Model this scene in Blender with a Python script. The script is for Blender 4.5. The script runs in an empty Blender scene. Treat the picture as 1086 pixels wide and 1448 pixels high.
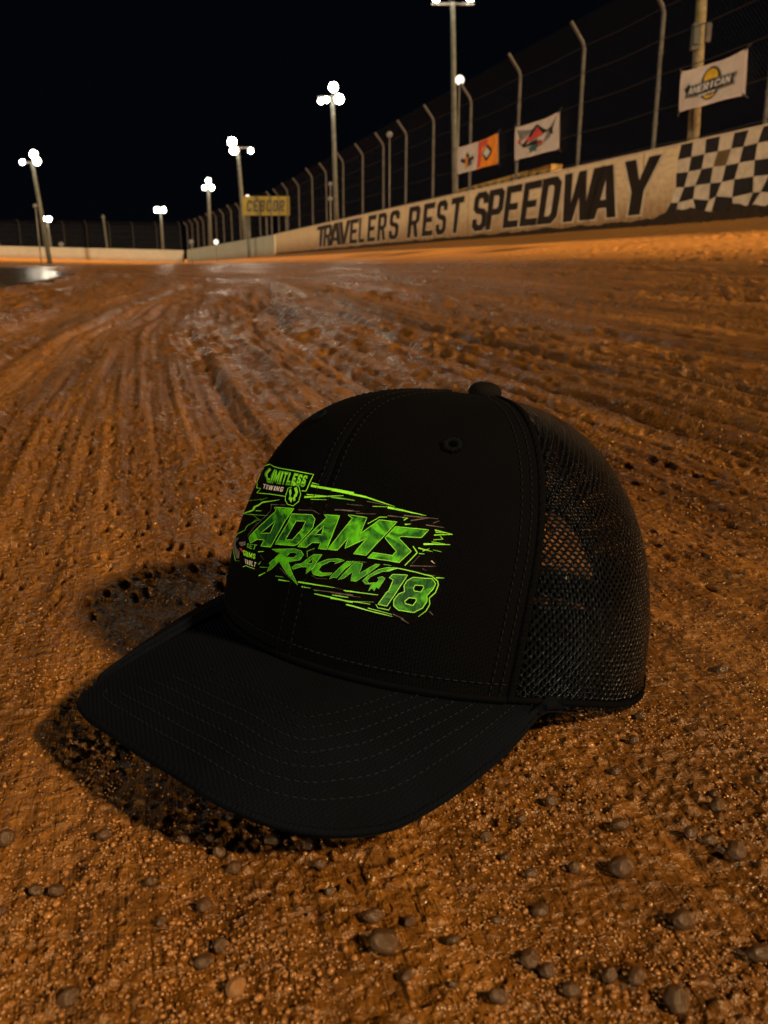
import bpy, math, random
import numpy as np
from mathutils import Vector, Matrix
from mathutils.geometry import delaunay_2d_cdt
random.seed(7); rng = np.random.default_rng(11)
scene = bpy.context.scene
col = scene.collection
R = math.radians

# ---------------------------------------------------------------- camera
cam_d = bpy.data.cameras.new('camera'); cam = bpy.data.objects.new('camera', cam_d); col.objects.link(cam)
cam_d.sensor_fit = 'VERTICAL'; cam_d.sensor_height = 36; cam_d.lens = 1250/1448*36
cam.location = (0, 0, .1805); cam.rotation_euler = (R(90-15.7), 0, 0)
cam_d.clip_start = .01; cam_d.clip_end = 3000
cam_d.dof.use_dof = True; cam_d.dof.focus_distance = .41; cam_d.dof.aperture_fstop = 23
scene.camera = cam
# ---------------------------------------------------------------- night sky, key floodlight, added fill light
w = bpy.data.worlds.new('World'); scene.world = w; w.use_nodes = True
wn = w.node_tree.nodes; wl = w.node_tree.links
tc = wn.new('ShaderNodeTexCoord'); sx = wn.new('ShaderNodeSeparateXYZ'); cr = wn.new('ShaderNodeValToRGB')
wl.new(tc.outputs['Generated'], sx.inputs[0]); wl.new(sx.outputs['Z'], cr.inputs[0])
cr.color_ramp.elements[0].position = 0.0; cr.color_ramp.elements[0].color = (.0008, .0014, .0024, 1)
cr.color_ramp.elements[1].position = .5; cr.color_ramp.elements[1].color = (.0006, .0010, .0020, 1)
wl.new(cr.outputs[0], wn['Background'].inputs['Color']); wn['Background'].inputs['Strength'].default_value = 1.0
def lamp_dir(v):   # v points from the scene toward the light
    return Vector(v).to_track_quat('Z', 'Y').to_euler()
def sun(name, v, strength, colr, ang):
    d = bpy.data.lights.new(name, 'SUN'); d.energy = strength; d.color = colr; d.angle = R(ang)
    o = bpy.data.objects.new(name, d); col.objects.link(o); o.rotation_euler = lamp_dir(v); o.location = Vector(v)*30; return o
sun('key_floodlight', (.80, -.42, .66), 6.6, (1, .62, .28), 5)
sun('front_left_fill', (-.50, -.84, .22), 2.4, (1, .74, .44), 6)  # unseen fill from front-left, added to brighten the cap print and wall
scene.view_settings.view_transform = 'Standard'; scene.view_settings.look = 'None'
scene.view_settings.exposure = 0; scene.view_settings.gamma = 1
scene.render.film_transparent = False
scene.cycles.max_bounces = 6; scene.cycles.transparent_max_bounces = 24
scene.cycles.sample_clamp_indirect = 3

# ---------------------------------------------------------------- helpers
def tag(o, label=None, cat=None, group=None, kind=None):
    if label: o['label'] = label
    if cat: o['category'] = cat
    if group: o['group'] = group
    if kind: o['kind'] = kind
    return o
def empty(name, loc=(0, 0, 0), rz=0):
    o = bpy.data.objects.new(name, None); col.objects.link(o); o.location = loc; o.rotation_euler = (0, 0, rz)
    o.empty_display_size = .1; return o
def mesh_obj(name, verts, faces, mat, parent=None, smooth=False, uv=None):
    me = bpy.data.meshes.new(name)
    me.from_pydata([tuple(map(float, v)) for v in verts], [], [tuple(int(i) for i in f) for f in faces])
    if smooth: me.polygons.foreach_set('use_smooth', [True]*len(me.polygons))
    if uv is not None:
        l = me.uv_layers.new(name='UVMap'); idx = np.zeros(len(me.loops), int); me.loops.foreach_get('vertex_index', idx)
        l.data.foreach_set('uv', np.asarray(uv, float)[idx].ravel())
    if mat: me.materials.append(mat)
    me.update()
    o = bpy.data.objects.new(name, me); col.objects.link(o)
    if parent: o.parent = parent
    return o
class MB:
    def __init__(s): s.v = []; s.f = []
    def add(s, v, f):
        n = len(s.v); s.v += [tuple(map(float, p)) for p in v]; s.f += [tuple(i+n for i in q) for q in f]
    def box(s, c, d, M=None, bev=0):
        x, y, z = [a/2 for a in d]
        P = [(-x,-y,-z),(x,-y,-z),(x,y,-z),(-x,y,-z),(-x,-y,z),(x,-y,z),(x,y,z),(-x,y,z)]
        P = [Vector(p)+Vector(c) for p in P]
        if M is not None: P = [M @ p for p in P]
        s.add(P, [(0,3,2,1),(4,5,6,7),(0,1,5,4),(1,2,6,5),(2,3,7,6),(3,0,4,7)])
    def tube(s, pts, rad, n=8, caps=True):
        pts = [Vector(p) for p in pts]; m = len(pts)
        rad = [rad]*m if not hasattr(rad, '__len__') else rad
        ref = Vector((0, 0, 1)); V = []
        prev = None
        for i, p in enumerate(pts):
            t = (pts[min(i+1, m-1)]-pts[max(i-1, 0)]).normalized()
            if prev is None:
                a = t.cross(ref)
                if a.length < .05: a = t.cross(Vector((1, 0, 0)))
            else: a = prev - t*prev.dot(t)
            a.normalize(); prev = a; b = t.cross(a)
            for k in range(n):
                q = 2*math.pi*k/n; V.append(p + (a*math.cos(q)+b*math.sin(q))*rad[i])
        F = [(i*n+k, i*n+(k+1) % n, (i+1)*n+(k+1) % n, (i+1)*n+k) for i in range(m-1) for k in range(n)]
        if caps: F += [tuple(range(n-1, -1, -1)), tuple((m-1)*n+k for k in range(n))]
        s.add(V, F)
    def sphere(s, c, r, nu=12, nv=8, sc=(1, 1, 1)):
        V = []; F = []
        for j in range(nv+1):
            th = math.pi*j/nv
            for i in range(nu):
                a = 2*math.pi*i/nu
                V.append((c[0]+r*sc[0]*math.sin(th)*math.cos(a), c[1]+r*sc[1]*math.sin(th)*math.sin(a), c[2]+r*sc[2]*math.cos(th)))
        for j in range(nv):
            for i in range(nu): F.append((j*nu+i, (j+1)*nu+i, (j+1)*nu+(i+1) % nu, j*nu+(i+1) % nu))
        s.add(V, F)
    def build(s, name, mat, parent=None, smooth=False): return mesh_obj(name, s.v, s.f, mat, parent, smooth)

# numpy gradient noise
_p = np.random.default_rng(3).permutation(4096)
_g = np.random.default_rng(4).uniform(0, 2*np.pi, 4096)
def perlin(x, y, seed=0):
    x = np.asarray(x, float)+seed*17.31; y = np.asarray(y, float)+seed*9.77
    xi = np.floor(x).astype(np.int64); yi = np.floor(y).astype(np.int64); xf = x-xi; yf = y-yi
    def g(ix, iy, dx, dy):
        a = _g[_p[(_p[ix & 4095]+iy) & 4095]]; return np.cos(a)*dx+np.sin(a)*dy
    u = xf**3*(xf*(xf*6-15)+10); v = yf**3*(yf*(yf*6-15)+10)
    a = g(xi, yi, xf, yf); b = g(xi+1, yi, xf-1, yf); c = g(xi, yi+1, xf, yf-1); d = g(xi+1, yi+1, xf-1, yf-1)
    return ((a*(1-u)+b*u)*(1-v)+(c*(1-u)+d*u)*v)*1.5
def sstep(a, b, x):
    t = np.clip((x-a)/(b-a), 0, 1); return t*t*(3-2*t)

# ---------------------------------------------------------------- materials
class NT:
    def __init__(s, name):
        s.m = bpy.data.materials.new(name); s.m.use_nodes = True; s.t = s.m.node_tree; s.b = s.t.nodes['Principled BSDF']
    def n(s, typ, inp=None, **kw):
        o = s.t.nodes.new(typ)
        for k, v in kw.items(): setattr(o, k, v)
        for k, v in (inp or {}).items():
            if isinstance(v, tuple) and len(v) == 2 and hasattr(v[0], 'outputs'): s.t.links.new(v[0].outputs[v[1]], o.inputs[k])
            elif hasattr(v, 'outputs'): s.t.links.new(v.outputs[0], o.inputs[k])
            else: o.inputs[k].default_value = v
        return o
    def link(s, a, k, out=0): s.t.links.new(a.outputs[out], s.b.inputs[k])
    def noise(s, vec, scale, detail=3, rough=.55, dist=0):
        return s.n('ShaderNodeTexNoise', {'Vector': vec, 'Scale': scale, 'Detail': detail, 'Roughness': rough, 'Distortion': dist})
    def ramp(s, fac, stops):
        r = s.n('ShaderNodeValToRGB', {0: fac}); e = r.color_ramp.elements
        while len(e) < len(stops): e.new(.5)
        for i, (p, c) in enumerate(stops):
            e[i].position = p; e[i].color = (c, c, c, 1) if not hasattr(c, '__len__') else (*c, 1)
        return r
    def mix(s, fac, a, b, typ='MIX'):
        m = s.n('ShaderNodeMix', data_type='RGBA', blend_type=typ)
        for k, v in ((0, fac), (6, a), (7, b)):
            if hasattr(v, 'outputs'): s.t.links.new(v.outputs[0], m.inputs[k])
            elif isinstance(v, tuple) and hasattr(v[0], 'outputs'): s.t.links.new(v[0].outputs[v[1]], m.inputs[k])
            else: m.inputs[k].default_value = (*v, 1) if isinstance(v, tuple) and len(v) == 3 else v
        class W: outputs = {0: m.outputs[2]}
        return W
    def math(s, op, a, b=0., c=None):
        d = {0: a, 1: b}
        if c is not None: d[2] = c
        return s.n('ShaderNodeMath', d, operation=op)
    def bump(s, h, strength, dist, nrm=None):
        d = {'Height': h, 'Strength': strength, 'Distance': dist}
        if nrm: d['Normal'] = nrm
        return s.n('ShaderNodeBump', d)
def pmat(name, c, rough=.6, metal=0, var=.25, scale=6, spec=.5, bump=0, bscale=40, bdist=.005):
    t = NT(name); tcn = t.n('ShaderNodeTexCoord'); v = (tcn, 'Object')
    n = t.noise(v, scale, 5)
    r = t.ramp(n, [(.3, tuple(x*(1-var) for x in c)), (.7, tuple(min(1, x*(1+var)) for x in c))])
    t.link(r, 'Base Color'); t.b.inputs['Roughness'].default_value = rough; t.b.inputs['Metallic'].default_value = metal
    t.b.inputs['Specular IOR Level'].default_value = spec
    if bump:
        n2 = t.noise(v, bscale, 4); b = t.bump(n2, bump, bdist); t.link(b, 'Normal')
    return t.m
def emat(name, c, s):
    t = NT(name); t.b.inputs['Base Color'].default_value = (.02, .02, .02, 1); t.b.inputs['Emission Color'].default_value = (*c, 1)
    t.b.inputs['Emission Strength'].default_value = s; return t.m
M = {}
M['steel'] = pmat('galvanised_steel', (.062, .060, .060), .6, .2, .4, 9, spec=.3)
M['steel_dark'] = pmat('darker_steel', (.022, .022, .024), .7, .1, .4, 9, spec=.2)  # steel in a darker tone, for cables and far fence posts
M['pole'] = pmat('pole_steel', (.075, .083, .078), .6, .1, .35, 3, spec=.3)
M['fixture'] = pmat('fixture_grey', (.12, .12, .12), .5, .3)
M['bulb'] = emat('floodlight_bulb', (1, .86, .66), 62)
M['bulb_far'] = emat('small_bulb', (1, .88, .7), 2)
M['bulb_dim'] = emat('dim_bulb', (1, .75, .5), .12)
M['wood_pole'] = pmat('weathered_wood', (.13, .105, .055), .8, 0, .4, 14, bump=.4, bscale=60)
M['letter'] = pmat('dark_brown_paint', (.010, .0085, .008), .6, 0, .5, 5)
M['halo'] = pmat('pale_outline_paint', (.50, .42, .33), .6, 0, .2, 5)
M['check_black'] = pmat('black_paint', (.012, .014, .018), .55, 0, .4, 7)
M['check_white'] = pmat('off_white_paint', (.50, .44, .36), .6, 0, .2, 7)
M['check_brown'] = pmat('muddy_paint', (.11, .075, .035), .7, 0, .3, 7)
M['mud'] = pmat('mud_and_shade', (.022, .012, .006), .7, 0, .6, 12, bump=.6, bscale=18, bdist=.03)  # mud, darkened so it also paints the shadow line under the wall
M['banner_white'] = pmat('banner_vinyl_white', (.50, .45, .43), .5, 0, .15, 3)
M['banner_hem'] = pmat('banner_hem', (.62, .52, .50), .5, 0, .1, 3)
M['yellow'] = pmat('banner_yellow', (.17, .135, .003), .5, 0, .2, 2)
M['ink_black'] = pmat('ink_black', (.015, .015, .014), .5, 0, .4, 9)
M['ink_grey'] = pmat('ink_grey', (.16, .16, .16), .5, 0, .4, 9)
M['ink_red'] = pmat('ink_red', (.50, .06, .06), .5, 0, .3, 9)
M['ink_orange'] = pmat('ink_orange', (.75, .24, .02), .5, 0, .3, 4)
M['ink_yellow'] = pmat('ink_yellow', (.60, .38, .03), .5, 0, .3, 9)
M['ink_teal'] = pmat('ink_teal', (.03, .10, .10), .5, 0, .3, 9)
M['ink_pale'] = pmat('ink_pale', (.55, .55, .58), .5, 0, .2, 9)
M['tan_board'] = pmat('tan_board', (.30, .20, .06), .7, 0, .7, 5, bump=.4, bscale=20)

def wall_mat(name, c, dirty):
    t = NT(name); tcn = t.n('ShaderNodeTexCoord'); v = (tcn, 'Object')
    uvn = t.n('ShaderNodeUVMap'); sep = t.n('ShaderNodeSeparateXYZ', {0: uvn})
    n1 = t.noise(v, .9, 6, .6); n2 = t.noise(v, 7, 6, .65)
    base = t.ramp(n1, [(.3, tuple(x*.86 for x in c)), (.7, c)])
    # clay splashed up from the foot of the wall: strongest at the foot, ragged upper edge
    h = t.math('ADD', (sep, 'Y'), t.math('MULTIPLY', t.math('SUBTRACT', n2, .5), .9))
    d = t.ramp(h, [(0.05, .9), (.85, .0)] if dirty else [(0., .6), (.5, 0.)])
    m = t.mix(d, base, (.20, .095, .032))
    st = t.ramp(t.noise(t.n('ShaderNodeMapping', {'Vector': v, 'Scale': (2.2, 2.2, 14)}), 1.2, 5), [(.52, 0.), (.72, .45)])
    m = t.mix(st, m, (.24, .15, .07))
    t.link(m, 'Base Color'); t.b.inputs['Roughness'].default_value = .75
    t.link(t.bump(n2, .5, .02), 'Normal'); return t.m
M['wall'] = wall_mat('painted_concrete', (.66, .53, .35), True)
M['wall_grey'] = wall_mat('grey_concrete', (.34, .37, .33), False)
M['wall_far'] = wall_mat('far_concrete', (.42, .40, .34), False)

def wire_mat():
    t = NT('chain_link'); uvn = t.n('ShaderNodeUVMap'); sep = t.n('ShaderNodeSeparateXYZ', {0: uvn})
    a = t.math('ADD', (sep, 'X'), (sep, 'Y')); b = t.math('SUBTRACT', (sep, 'X'), (sep, 'Y'))
    def line(q):
        f = t.math('PINGPONG', t.math('MULTIPLY', q, 1/.085), .5); return t.math('LESS_THAN', f, .032)
    k = t.math('MAXIMUM', line(a), line(b)); t.link(k, 'Alpha')
    t.b.inputs['Base Color'].default_value = (.014, .0135, .013, 1); t.b.inputs['Roughness'].default_value = .7
    return t.m
M['wire'] = wire_mat()

# ---------------------------------------------------------------- wall line
A = np.array([5.6315, 14.337, .869]); C = np.array([-7.186, 61.147, .752]); D = np.array([-20.94, 97.84, .30]); E = np.array([-43.36, 103.88, .845])
wd = np.array([C[0]-A[0], C[1]-A[1], 0]); wd = wd/np.hypot(wd[0], wd[1])
S0 = A - wd*16; S0[2] = .87
F5 = E+(E-D)*np.array([3.2, 3.2, 0])+np.array([0, -6, .25])
WALL = [S0, A, C, D, E, F5]; FALL = [8.4, 8.4, 8.4, 9, 14, 14]
def wall_dist(x, y):
    best = np.full(x.shape, 1e9); zz = np.zeros(x.shape); fl = np.full(x.shape, 8.4); side = np.zeros(x.shape)
    for i in range(len(WALL)-1):
        p, q = WALL[i], WALL[i+1]; L2 = ((q-p)[:2]**2).sum()
        t = np.clip(((x-p[0])*(q-p)[0]+(y-p[1])*(q-p)[1])/L2, 0, 1)
        dx = x-(p[0]+t*(q-p)[0]); dy = y-(p[1]+t*(q-p)[1]); d = np.hypot(dx, dy)
        m = d < best; best = np.where(m, d, best); zz = np.where(m, p[2]+t*(q-p)[2], zz); fl = np.where(m, FALL[i]+t*(FALL[i+1]-FALL[i]), fl)
        cr_ = (q-p)[0]*dy-(q-p)[1]*dx; side = np.where(m, np.sign(cr_), side)
    return best, zz, fl, side
def macro(x, y):
    d, zz, fl, side = wall_dist(x, y)
    g = np.clip(1-d/fl, 0, 1)**2
    return np.where(side < 0, zz-.02, zz*g), np.where(side < 0, 0, d)
BILLC = (.0, .33)
def lane(s, t, r): return s - .6*np.sin(t*.17)*sstep(1.2, 8, t) + .035*perlin(t*.9, s*.9, 31)*sstep(.5, 3, r) + .5*perlin(t*.06, s*.06, 33)*sstep(6, 20, t)
def micro(x, y, r):
    s = x*.9658+y*.2593; t = -x*.2593+y*.9658
    s = lane(s, t, r)
    res = lambda k: 1-sstep(.26, .5, k*.0034*np.maximum(r, .2))   # octave k only where the sheet can carry it
    far = sstep(.5, 2.2, r); mid = sstep(.5, 1.1, r); near = 1-sstep(.34, .75, r)
    ridge = lambda k, kt, sd: .35-np.abs(perlin(s*k, t*kt, sd))
    # grooves left by tyres, several widths, all running with the lanes
    h = .011*perlin(s*2.1, t*.10, 1)*far + 0.018*ridge(5.5, .07, 2)*sstep(.6, 2, r)*(1-.5*sstep(14, 20, r))
    h = h + 0.020*ridge(13, .20, 3)*sstep(.45, 1.4, r)*res(13)*(1-.6*sstep(8, 14, r)) + (.0008+.0105*mid)*ridge(31, .55, 4)*res(31) + (.0006+.0052*mid)*ridge(74, 1.6, 64)*res(74)
    g1 = np.sin(2*np.pi*s/.062+2.5*perlin(s*5, t*.25, 60)); m1 = sstep(0., .35, perlin(s*2.3, t*.22, 61))
    h = h + .0065*g1*m1*sstep(.6, 1.3, r)*(1-sstep(3.5, 7, r))
    # separate pits with a low raised rim
    def pitfield(cell, rad, depth, keep, sd):
        u, v = s/cell, t/(cell*2.4); iu = np.floor(u).astype(np.int64); iv = np.floor(v).astype(np.int64); out = np.zeros_like(h)
        for a in (-1, 0, 1):
            for b in (-1, 0, 1):
                hs = _p[(_p[(iu+a+sd) & 4095]+iv+b) & 4095]; h2 = _p[(hs+71) & 4095]; h3 = _p[(hs+977) & 4095]
                cx = iu+a+hs/4096.; cy = iv+b+h2/4096.; rr_ = rad*(.55+.75*h3/4096.)
                d = np.hypot((u-cx)*cell, (v-cy)*cell*2.4*.36)/rr_
                w_ = (h3/4096. < keep)*1.
                out = out+w_*(-depth*np.exp(-(d**2)**1.3)+depth*.38*np.exp(-((d-1.45)/.35)**2))*(.6+.8*h2/4096.)
        return out
    pm = .34+.55*sstep(-.1, .35, perlin(s*1.7, t*.5, 80))
    h = h + pitfield(.0115, .0030, .0042, .8, 3011)*sstep(.40, .55, r)*(1-sstep(.8, 1.2, r))*pm
    h = h + pitfield(.021, .0050, .0072, .8, 11)*sstep(.75, 1.05, r)*(1-sstep(1.5, 2.4, r))*pm
    h = h + pitfield(.052, .0135, .021, .8, 523)*sstep(1.1, 1.9, r)*(1-sstep(4, 6, r))*pm
    h = h + pitfield(.15, .038, .055, .8, 1811)*sstep(3, 5, r)*(1-sstep(12, 20, r))*pm
    p = perlin(s*42, t*30, 5)
    patch = .35+.85*sstep(-.3, .35, perlin(x*13, y*13, 70)+.5*perlin(x*31, y*31, 71)); patch = near*patch+(1-near)*.95
    h = h + (.0006*near+.0024*(1-near))*(.45-np.abs(perlin(s*85, t*50, 6)))*res(85)
    h = h + .0017*patch*np.maximum(perlin(x*165+2*p, y*150, 7)-.16, 0)*res(150) + .0024*patch*np.maximum(perlin(x*310, y*290, 8)-.16, 0)*res(290) + .0014*patch*np.maximum(perlin(x*560, y*540, 9)-.05, 0)*res(520)
    h = h + .003*perlin(x*9, y*9, 10)*(.35+.65*sstep(.5, 1, r))
    return h
def ground_z(x, y):
    x = np.atleast_1d(np.asarray(x, float)); y = np.atleast_1d(np.asarray(y, float)); r = np.hypot(x, y)
    return macro(x, y)[0] + micro(x, y, r)

# ---------------------------------------------------------------- ground
def build_ground():
    r = [.012, .05, .1]
    while r[-1] < 2.6: r.append(r[-1]*1.0031)
    while r[-1] < 150: r.append(r[-1]*1.011)
    r += [200, 300, 600, 1500]
    r = np.array(r)
    fine = np.linspace(R(-42), R(42), 690); coarse = np.linspace(R(42), R(318), 70)[1:-1]
    th = np.concatenate([fine, coarse]); n, m = len(r), len(th)
    RR, TT = np.meshgrid(r, th, indexing='ij')
    x = RR*np.sin(TT); y = RR*np.cos(TT)
    z, wdist = macro(x, y)
    z = z + micro(x, y, RR)*np.where(RR > 140, 0, 1)
    V = np.stack([x, y, z], -1).reshape(-1, 3)
    i = np.arange(n-1)[:, None]*m; k = np.arange(m)[None]; k2 = (k+1) % m
    Fq = np.stack([i+k, i+k2, i+m+k2, i+m+k], -1).reshape(-1, 4)[:, ::-1]
    me = bpy.data.meshes.new('ground')
    me.vertices.add(len(V)); me.vertices.foreach_set('co', V.ravel())
    me.loops.add(Fq.size); me.loops.foreach_set('vertex_index', Fq.ravel())
    me.polygons.add(len(Fq)); me.polygons.foreach_set('loop_start', np.arange(0, Fq.size, 4)); me.polygons.foreach_set('use_smooth', np.ones(len(Fq), bool))
    me.update(calc_edges=True)
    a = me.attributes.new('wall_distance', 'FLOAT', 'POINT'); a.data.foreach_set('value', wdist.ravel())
    a = me.attributes.new('lane', 'FLOAT_VECTOR', 'POINT'); sx_, tx_ = x*.9658+y*.2593, -x*.2593+y*.9658
    a.data.foreach_set('vector', np.stack([lane(sx_, tx_, RR), tx_, z*0], -1).reshape(-1))
    t = NT('wet_track_clay'); tcn = t.n('ShaderNodeTexCoord'); v = (tcn, 'Object')
    wv = (t.n('ShaderNodeAttribute', attribute_name='lane'), 'Vector')
    rut = t.n('ShaderNodeMapping', {'Vector': wv, 'Scale': (1, .022, 1)})
    nr = t.noise(rut, 7, 8, .72); nrf = t.noise(t.n('ShaderNodeMapping', {'Vector': wv, 'Scale': (1, .09, 1)}), 34, 6, .65)
    n1 = t.noise(v, 2.2, 5, .6); n2 = t.noise(v, 60, 4, .6); n3 = t.noise(v, 420, 3, .6)
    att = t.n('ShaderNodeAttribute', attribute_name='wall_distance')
    base = t.ramp(n2, [(.32, (.066, .028, .0048)), (.68, (.138, .059, .009))])
    base = t.mix(t.ramp(n1, [(.35, 0.), (.7, .55)]), base, (.115, .050, .008))
    base = t.mix(t.ramp(nr, [(.46, 0.), (.58, .6)]), base, (.062, .028, .006))
    base = t.mix(t.ramp(n3, [(.62, 0.), (.75, .5)]), base, (.42, .21, .06))  # fine orange specks: glints of light painted into the colour
    base = t.mix(t.ramp(t.noise(t.n('ShaderNodeMapping', {'Vector': wv, 'Scale': (1, .018, 1)}), 5.5, 7, .72), [(.53, 0.), (.64, .6)]), base, (.36, .165, .035))
    base = t.mix(t.ramp(t.noise(t.n('ShaderNodeMapping', {'Vector': wv, 'Scale': (1, .03, 1)}), 24, 5, .7), [(.50, 0.), (.62, .45)]), base, (.28, .128, .026))
    base = t.mix(t.ramp(t.noise(t.n('ShaderNodeMapping', {'Vector': wv, 'Location': (3, 5, 1), 'Scale': (1, .05, 1)}), 30, 5, .7), [(.50, 0.), (.60, .45)]), base, (.055, .025, .006))
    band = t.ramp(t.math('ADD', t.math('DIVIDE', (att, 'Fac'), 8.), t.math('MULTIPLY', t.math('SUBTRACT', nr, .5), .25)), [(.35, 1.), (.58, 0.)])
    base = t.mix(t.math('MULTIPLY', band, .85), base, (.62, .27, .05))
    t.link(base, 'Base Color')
    lw = t.noise(t.n('ShaderNodeMapping', {'Vector': wv, 'Location': (9, 2, 0), 'Scale': (1, .04, 1)}), 3.2, 6, .7)
    rr = t.math('ADD', t.ramp(t.noise(v, 25, 4), [(.35, .12), (.65, .36)]), t.ramp(lw, [(.42, 0.), (.58, .26)]))
    rr2 = t.math('ADD', t.math('MULTIPLY', band, .3), rr); t.link(rr2, 'Roughness')
    t.b.inputs['Specular IOR Level'].default_value = .5
    vor = t.n('ShaderNodeTexVoronoi', {'Vector': v, 'Scale': 230.}, feature='SMOOTH_F1')
    b1 = t.bump(t.noise(v, 38, 4, .6), .35, .012)
    b2 = t.bump(nrf, .8, .016, b1)
    b3 = t.bump(t.noise(v, 190, 4, .65, .6), .8, .0040, b2)
    b4 = t.bump(t.math('SUBTRACT', 1., vor), .8, .0022, b3)
    # drying pits with raised rims, coarse and fine
    def pits(sc, r0, r1):
        vo = t.n('ShaderNodeTexVoronoi', {'Vector': t.n('ShaderNodeMapping', {'Vector': t.n('ShaderNodeVectorMath', {0: v, 1: t.n('ShaderNodeVectorMath', {0: (t.noise(v, sc*.8, 2), 'Color'), 1: (.9/sc, .9/sc, 0)}, operation='MULTIPLY')}, operation='ADD'), 'Rotation': (0, 0, R(-15)), 'Scale': (1, .72, 1)}), 'Scale': sc, 'Randomness': 1.}, feature='F1')
        return t.ramp((vo, 'Distance'), [(r0, 0.), ((r0+r1)/2, 1.), (r1, .55), (min(1, r1+.3), .6)])
    b7 = t.bump(pits(150., .06, .46), .5, .0022, t.bump(pits(48., .06, .40), .45, .006, b4))
    t.link(b7, 'Normal')
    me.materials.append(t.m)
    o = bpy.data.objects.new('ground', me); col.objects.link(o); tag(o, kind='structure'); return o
ground = build_ground()
# puddle on the inside of the turn
def build_puddle():
    K = [(-13.3,37),(-8.2,22),(-4.9,14.4),(-3.5,9.6),(-2.9,7.1),(-2.9,5.6),(-4.0,6.6),(-8.5,15),(-12.5,24),(-18,37)]
    P = []; m = len(K)
    for i in range(m):
        for k in range(6):
            f = k/6; a, b = K[i], K[(i+1) % m]; w_ = 1+.02*math.sin(i*5+k*2.1); P.append(((a[0]+(b[0]-a[0])*f)*w_, a[1]+(b[1]-a[1])*f))
    n = len(P); z = .028
    V = [(x, y, z) for x, y in P]+[(x*1.01+.05*(1 if x > -6 else -1), y, z-.07) for x, y in P]
    F = [tuple(range(n-1, -1, -1))]+[(i, n+i, n+(i+1) % n, (i+1) % n) for i in range(n)]
    t = NT('standing_water'); t.b.inputs['Base Color'].default_value = (.018, .013, .009, 1); t.b.inputs['Roughness'].default_value = .2
    tcn = t.n('ShaderNodeTexCoord'); t.link(t.bump(t.noise((tcn, 'Object'), 2.5, 3), .3, .03), 'Normal')
    o = mesh_obj('puddle', V, F, t.m); tag(o, kind='structure')
build_puddle()

# ---------------------------------------------------------------- walls
def wpt(t, z, off=0.0):
    """point t metres along the straight wall, z above its foot, off metres out toward the track"""
    b = A + wd*t; n = np.array([-wd[1], wd[0], 0])
    zb = A[2] + (C[2]-A[2])*min(max(t, 0), 48.5)/48.5
    return (b[0]+n[0]*off, b[1]+n[1]*off, zb+z)
def wall_section(name, pts, h, th, mat, label, kindcat='concrete wall', seg=2.0):
    V = []; F = []; UV = []; L = 0; prev = None; n = 0
    samp = []
    for a, b in zip(pts[:-1], pts[1:]):
        k = max(1, int(np.hypot(*(b-a)[:2])/seg))
        for i in range(k): samp.append(a+(b-a)*i/k)
    samp.append(pts[-1])
    for i, p in enumerate(samp):
        t = samp[min(i+1, len(samp)-1)]-samp[max(i-1, 0)]; t = t/np.hypot(*t[:2]); nn = np.array([t[1], -t[0], 0])
        if prev is not None: L += np.hypot(*(p-prev)[:2])
        prev = p
        prof = [(0, -.3), (0, h-.02), (.02, h), (th-.02, h), (th, h-.02), (th, -.3)]
        for o_, z_ in prof:
            q = p+nn*o_; V.append((q[0], q[1], q[2]+z_)); UV.append((L, z_))
        if i:
            for k in range(5):
                a0 = (i-1)*6+k; F.append((a0, a0+6, a0+7, a0+1))
    m = len(samp)-1; F += [tuple(range(0, 6)), tuple(m*6+k for k in range(5, -1, -1))]
    root = empty(name, (0, 0, 0)); tag(root, label, kindcat)
    mesh_obj('wall_panel', V, F, mat, root, False, UV); return root
pf = A+wd*(-12); pf[2] = .87
front = wall_section('speedway_wall', [pf, A, C], 1.3, .35, M['wall'], 'clay splashed concrete track wall lettered TRAVELERS REST SPEEDWAY with a checkered end')
wall_section('concrete_wall', [C+np.array([-.12, .45, -.0]), D], 1.28, .35, M['wall_grey'], 'pale grey unlettered concrete wall between the lettered wall and the far corner')
wall_section('concrete_wall', [D+np.array([-.5, .1, 0]), E, F5], 1.24, .35, M['wall_far'], 'long low concrete wall across the far turn at the left')
# joints in the front wall and mud with a painted shadow line at its foot
mb = MB()
for t in np.arange(-9, 48, 3.05):
    P = [wpt(t-.012, .0, .003), wpt(t+.012, .0, .003), wpt(t+.012, 1.27, .003), wpt(t-.012, 1.27, .003)]; mb.add(P, [(0, 1, 2, 3)])
mb.build('joint', M['mud'], front)
mb = MB(); tt = np.arange(-11.5, 48.4, .12)
hh = .09+.04*perlin(tt*1.1, tt*0, 40)+.03*perlin(tt*5, tt*0, 41)+.09*sstep(3.2, 1.8, tt)*(1+.8*perlin(tt*2.1, tt*0, 42))
V = []; 
for t, h in zip(tt, hh):
    h = max(h, .03); V += [wpt(t, -.15, .10), wpt(t, h*.55, .055), wpt(t, h, .006)]
mb.add(V, [(i*3+k, i*3+3+k, i*3+4+k, i*3+1+k) for i in range(len(tt)-1) for k in range(2)])
mb.build('mud_and_foot_shadow', M['mud'], front, True)

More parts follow.
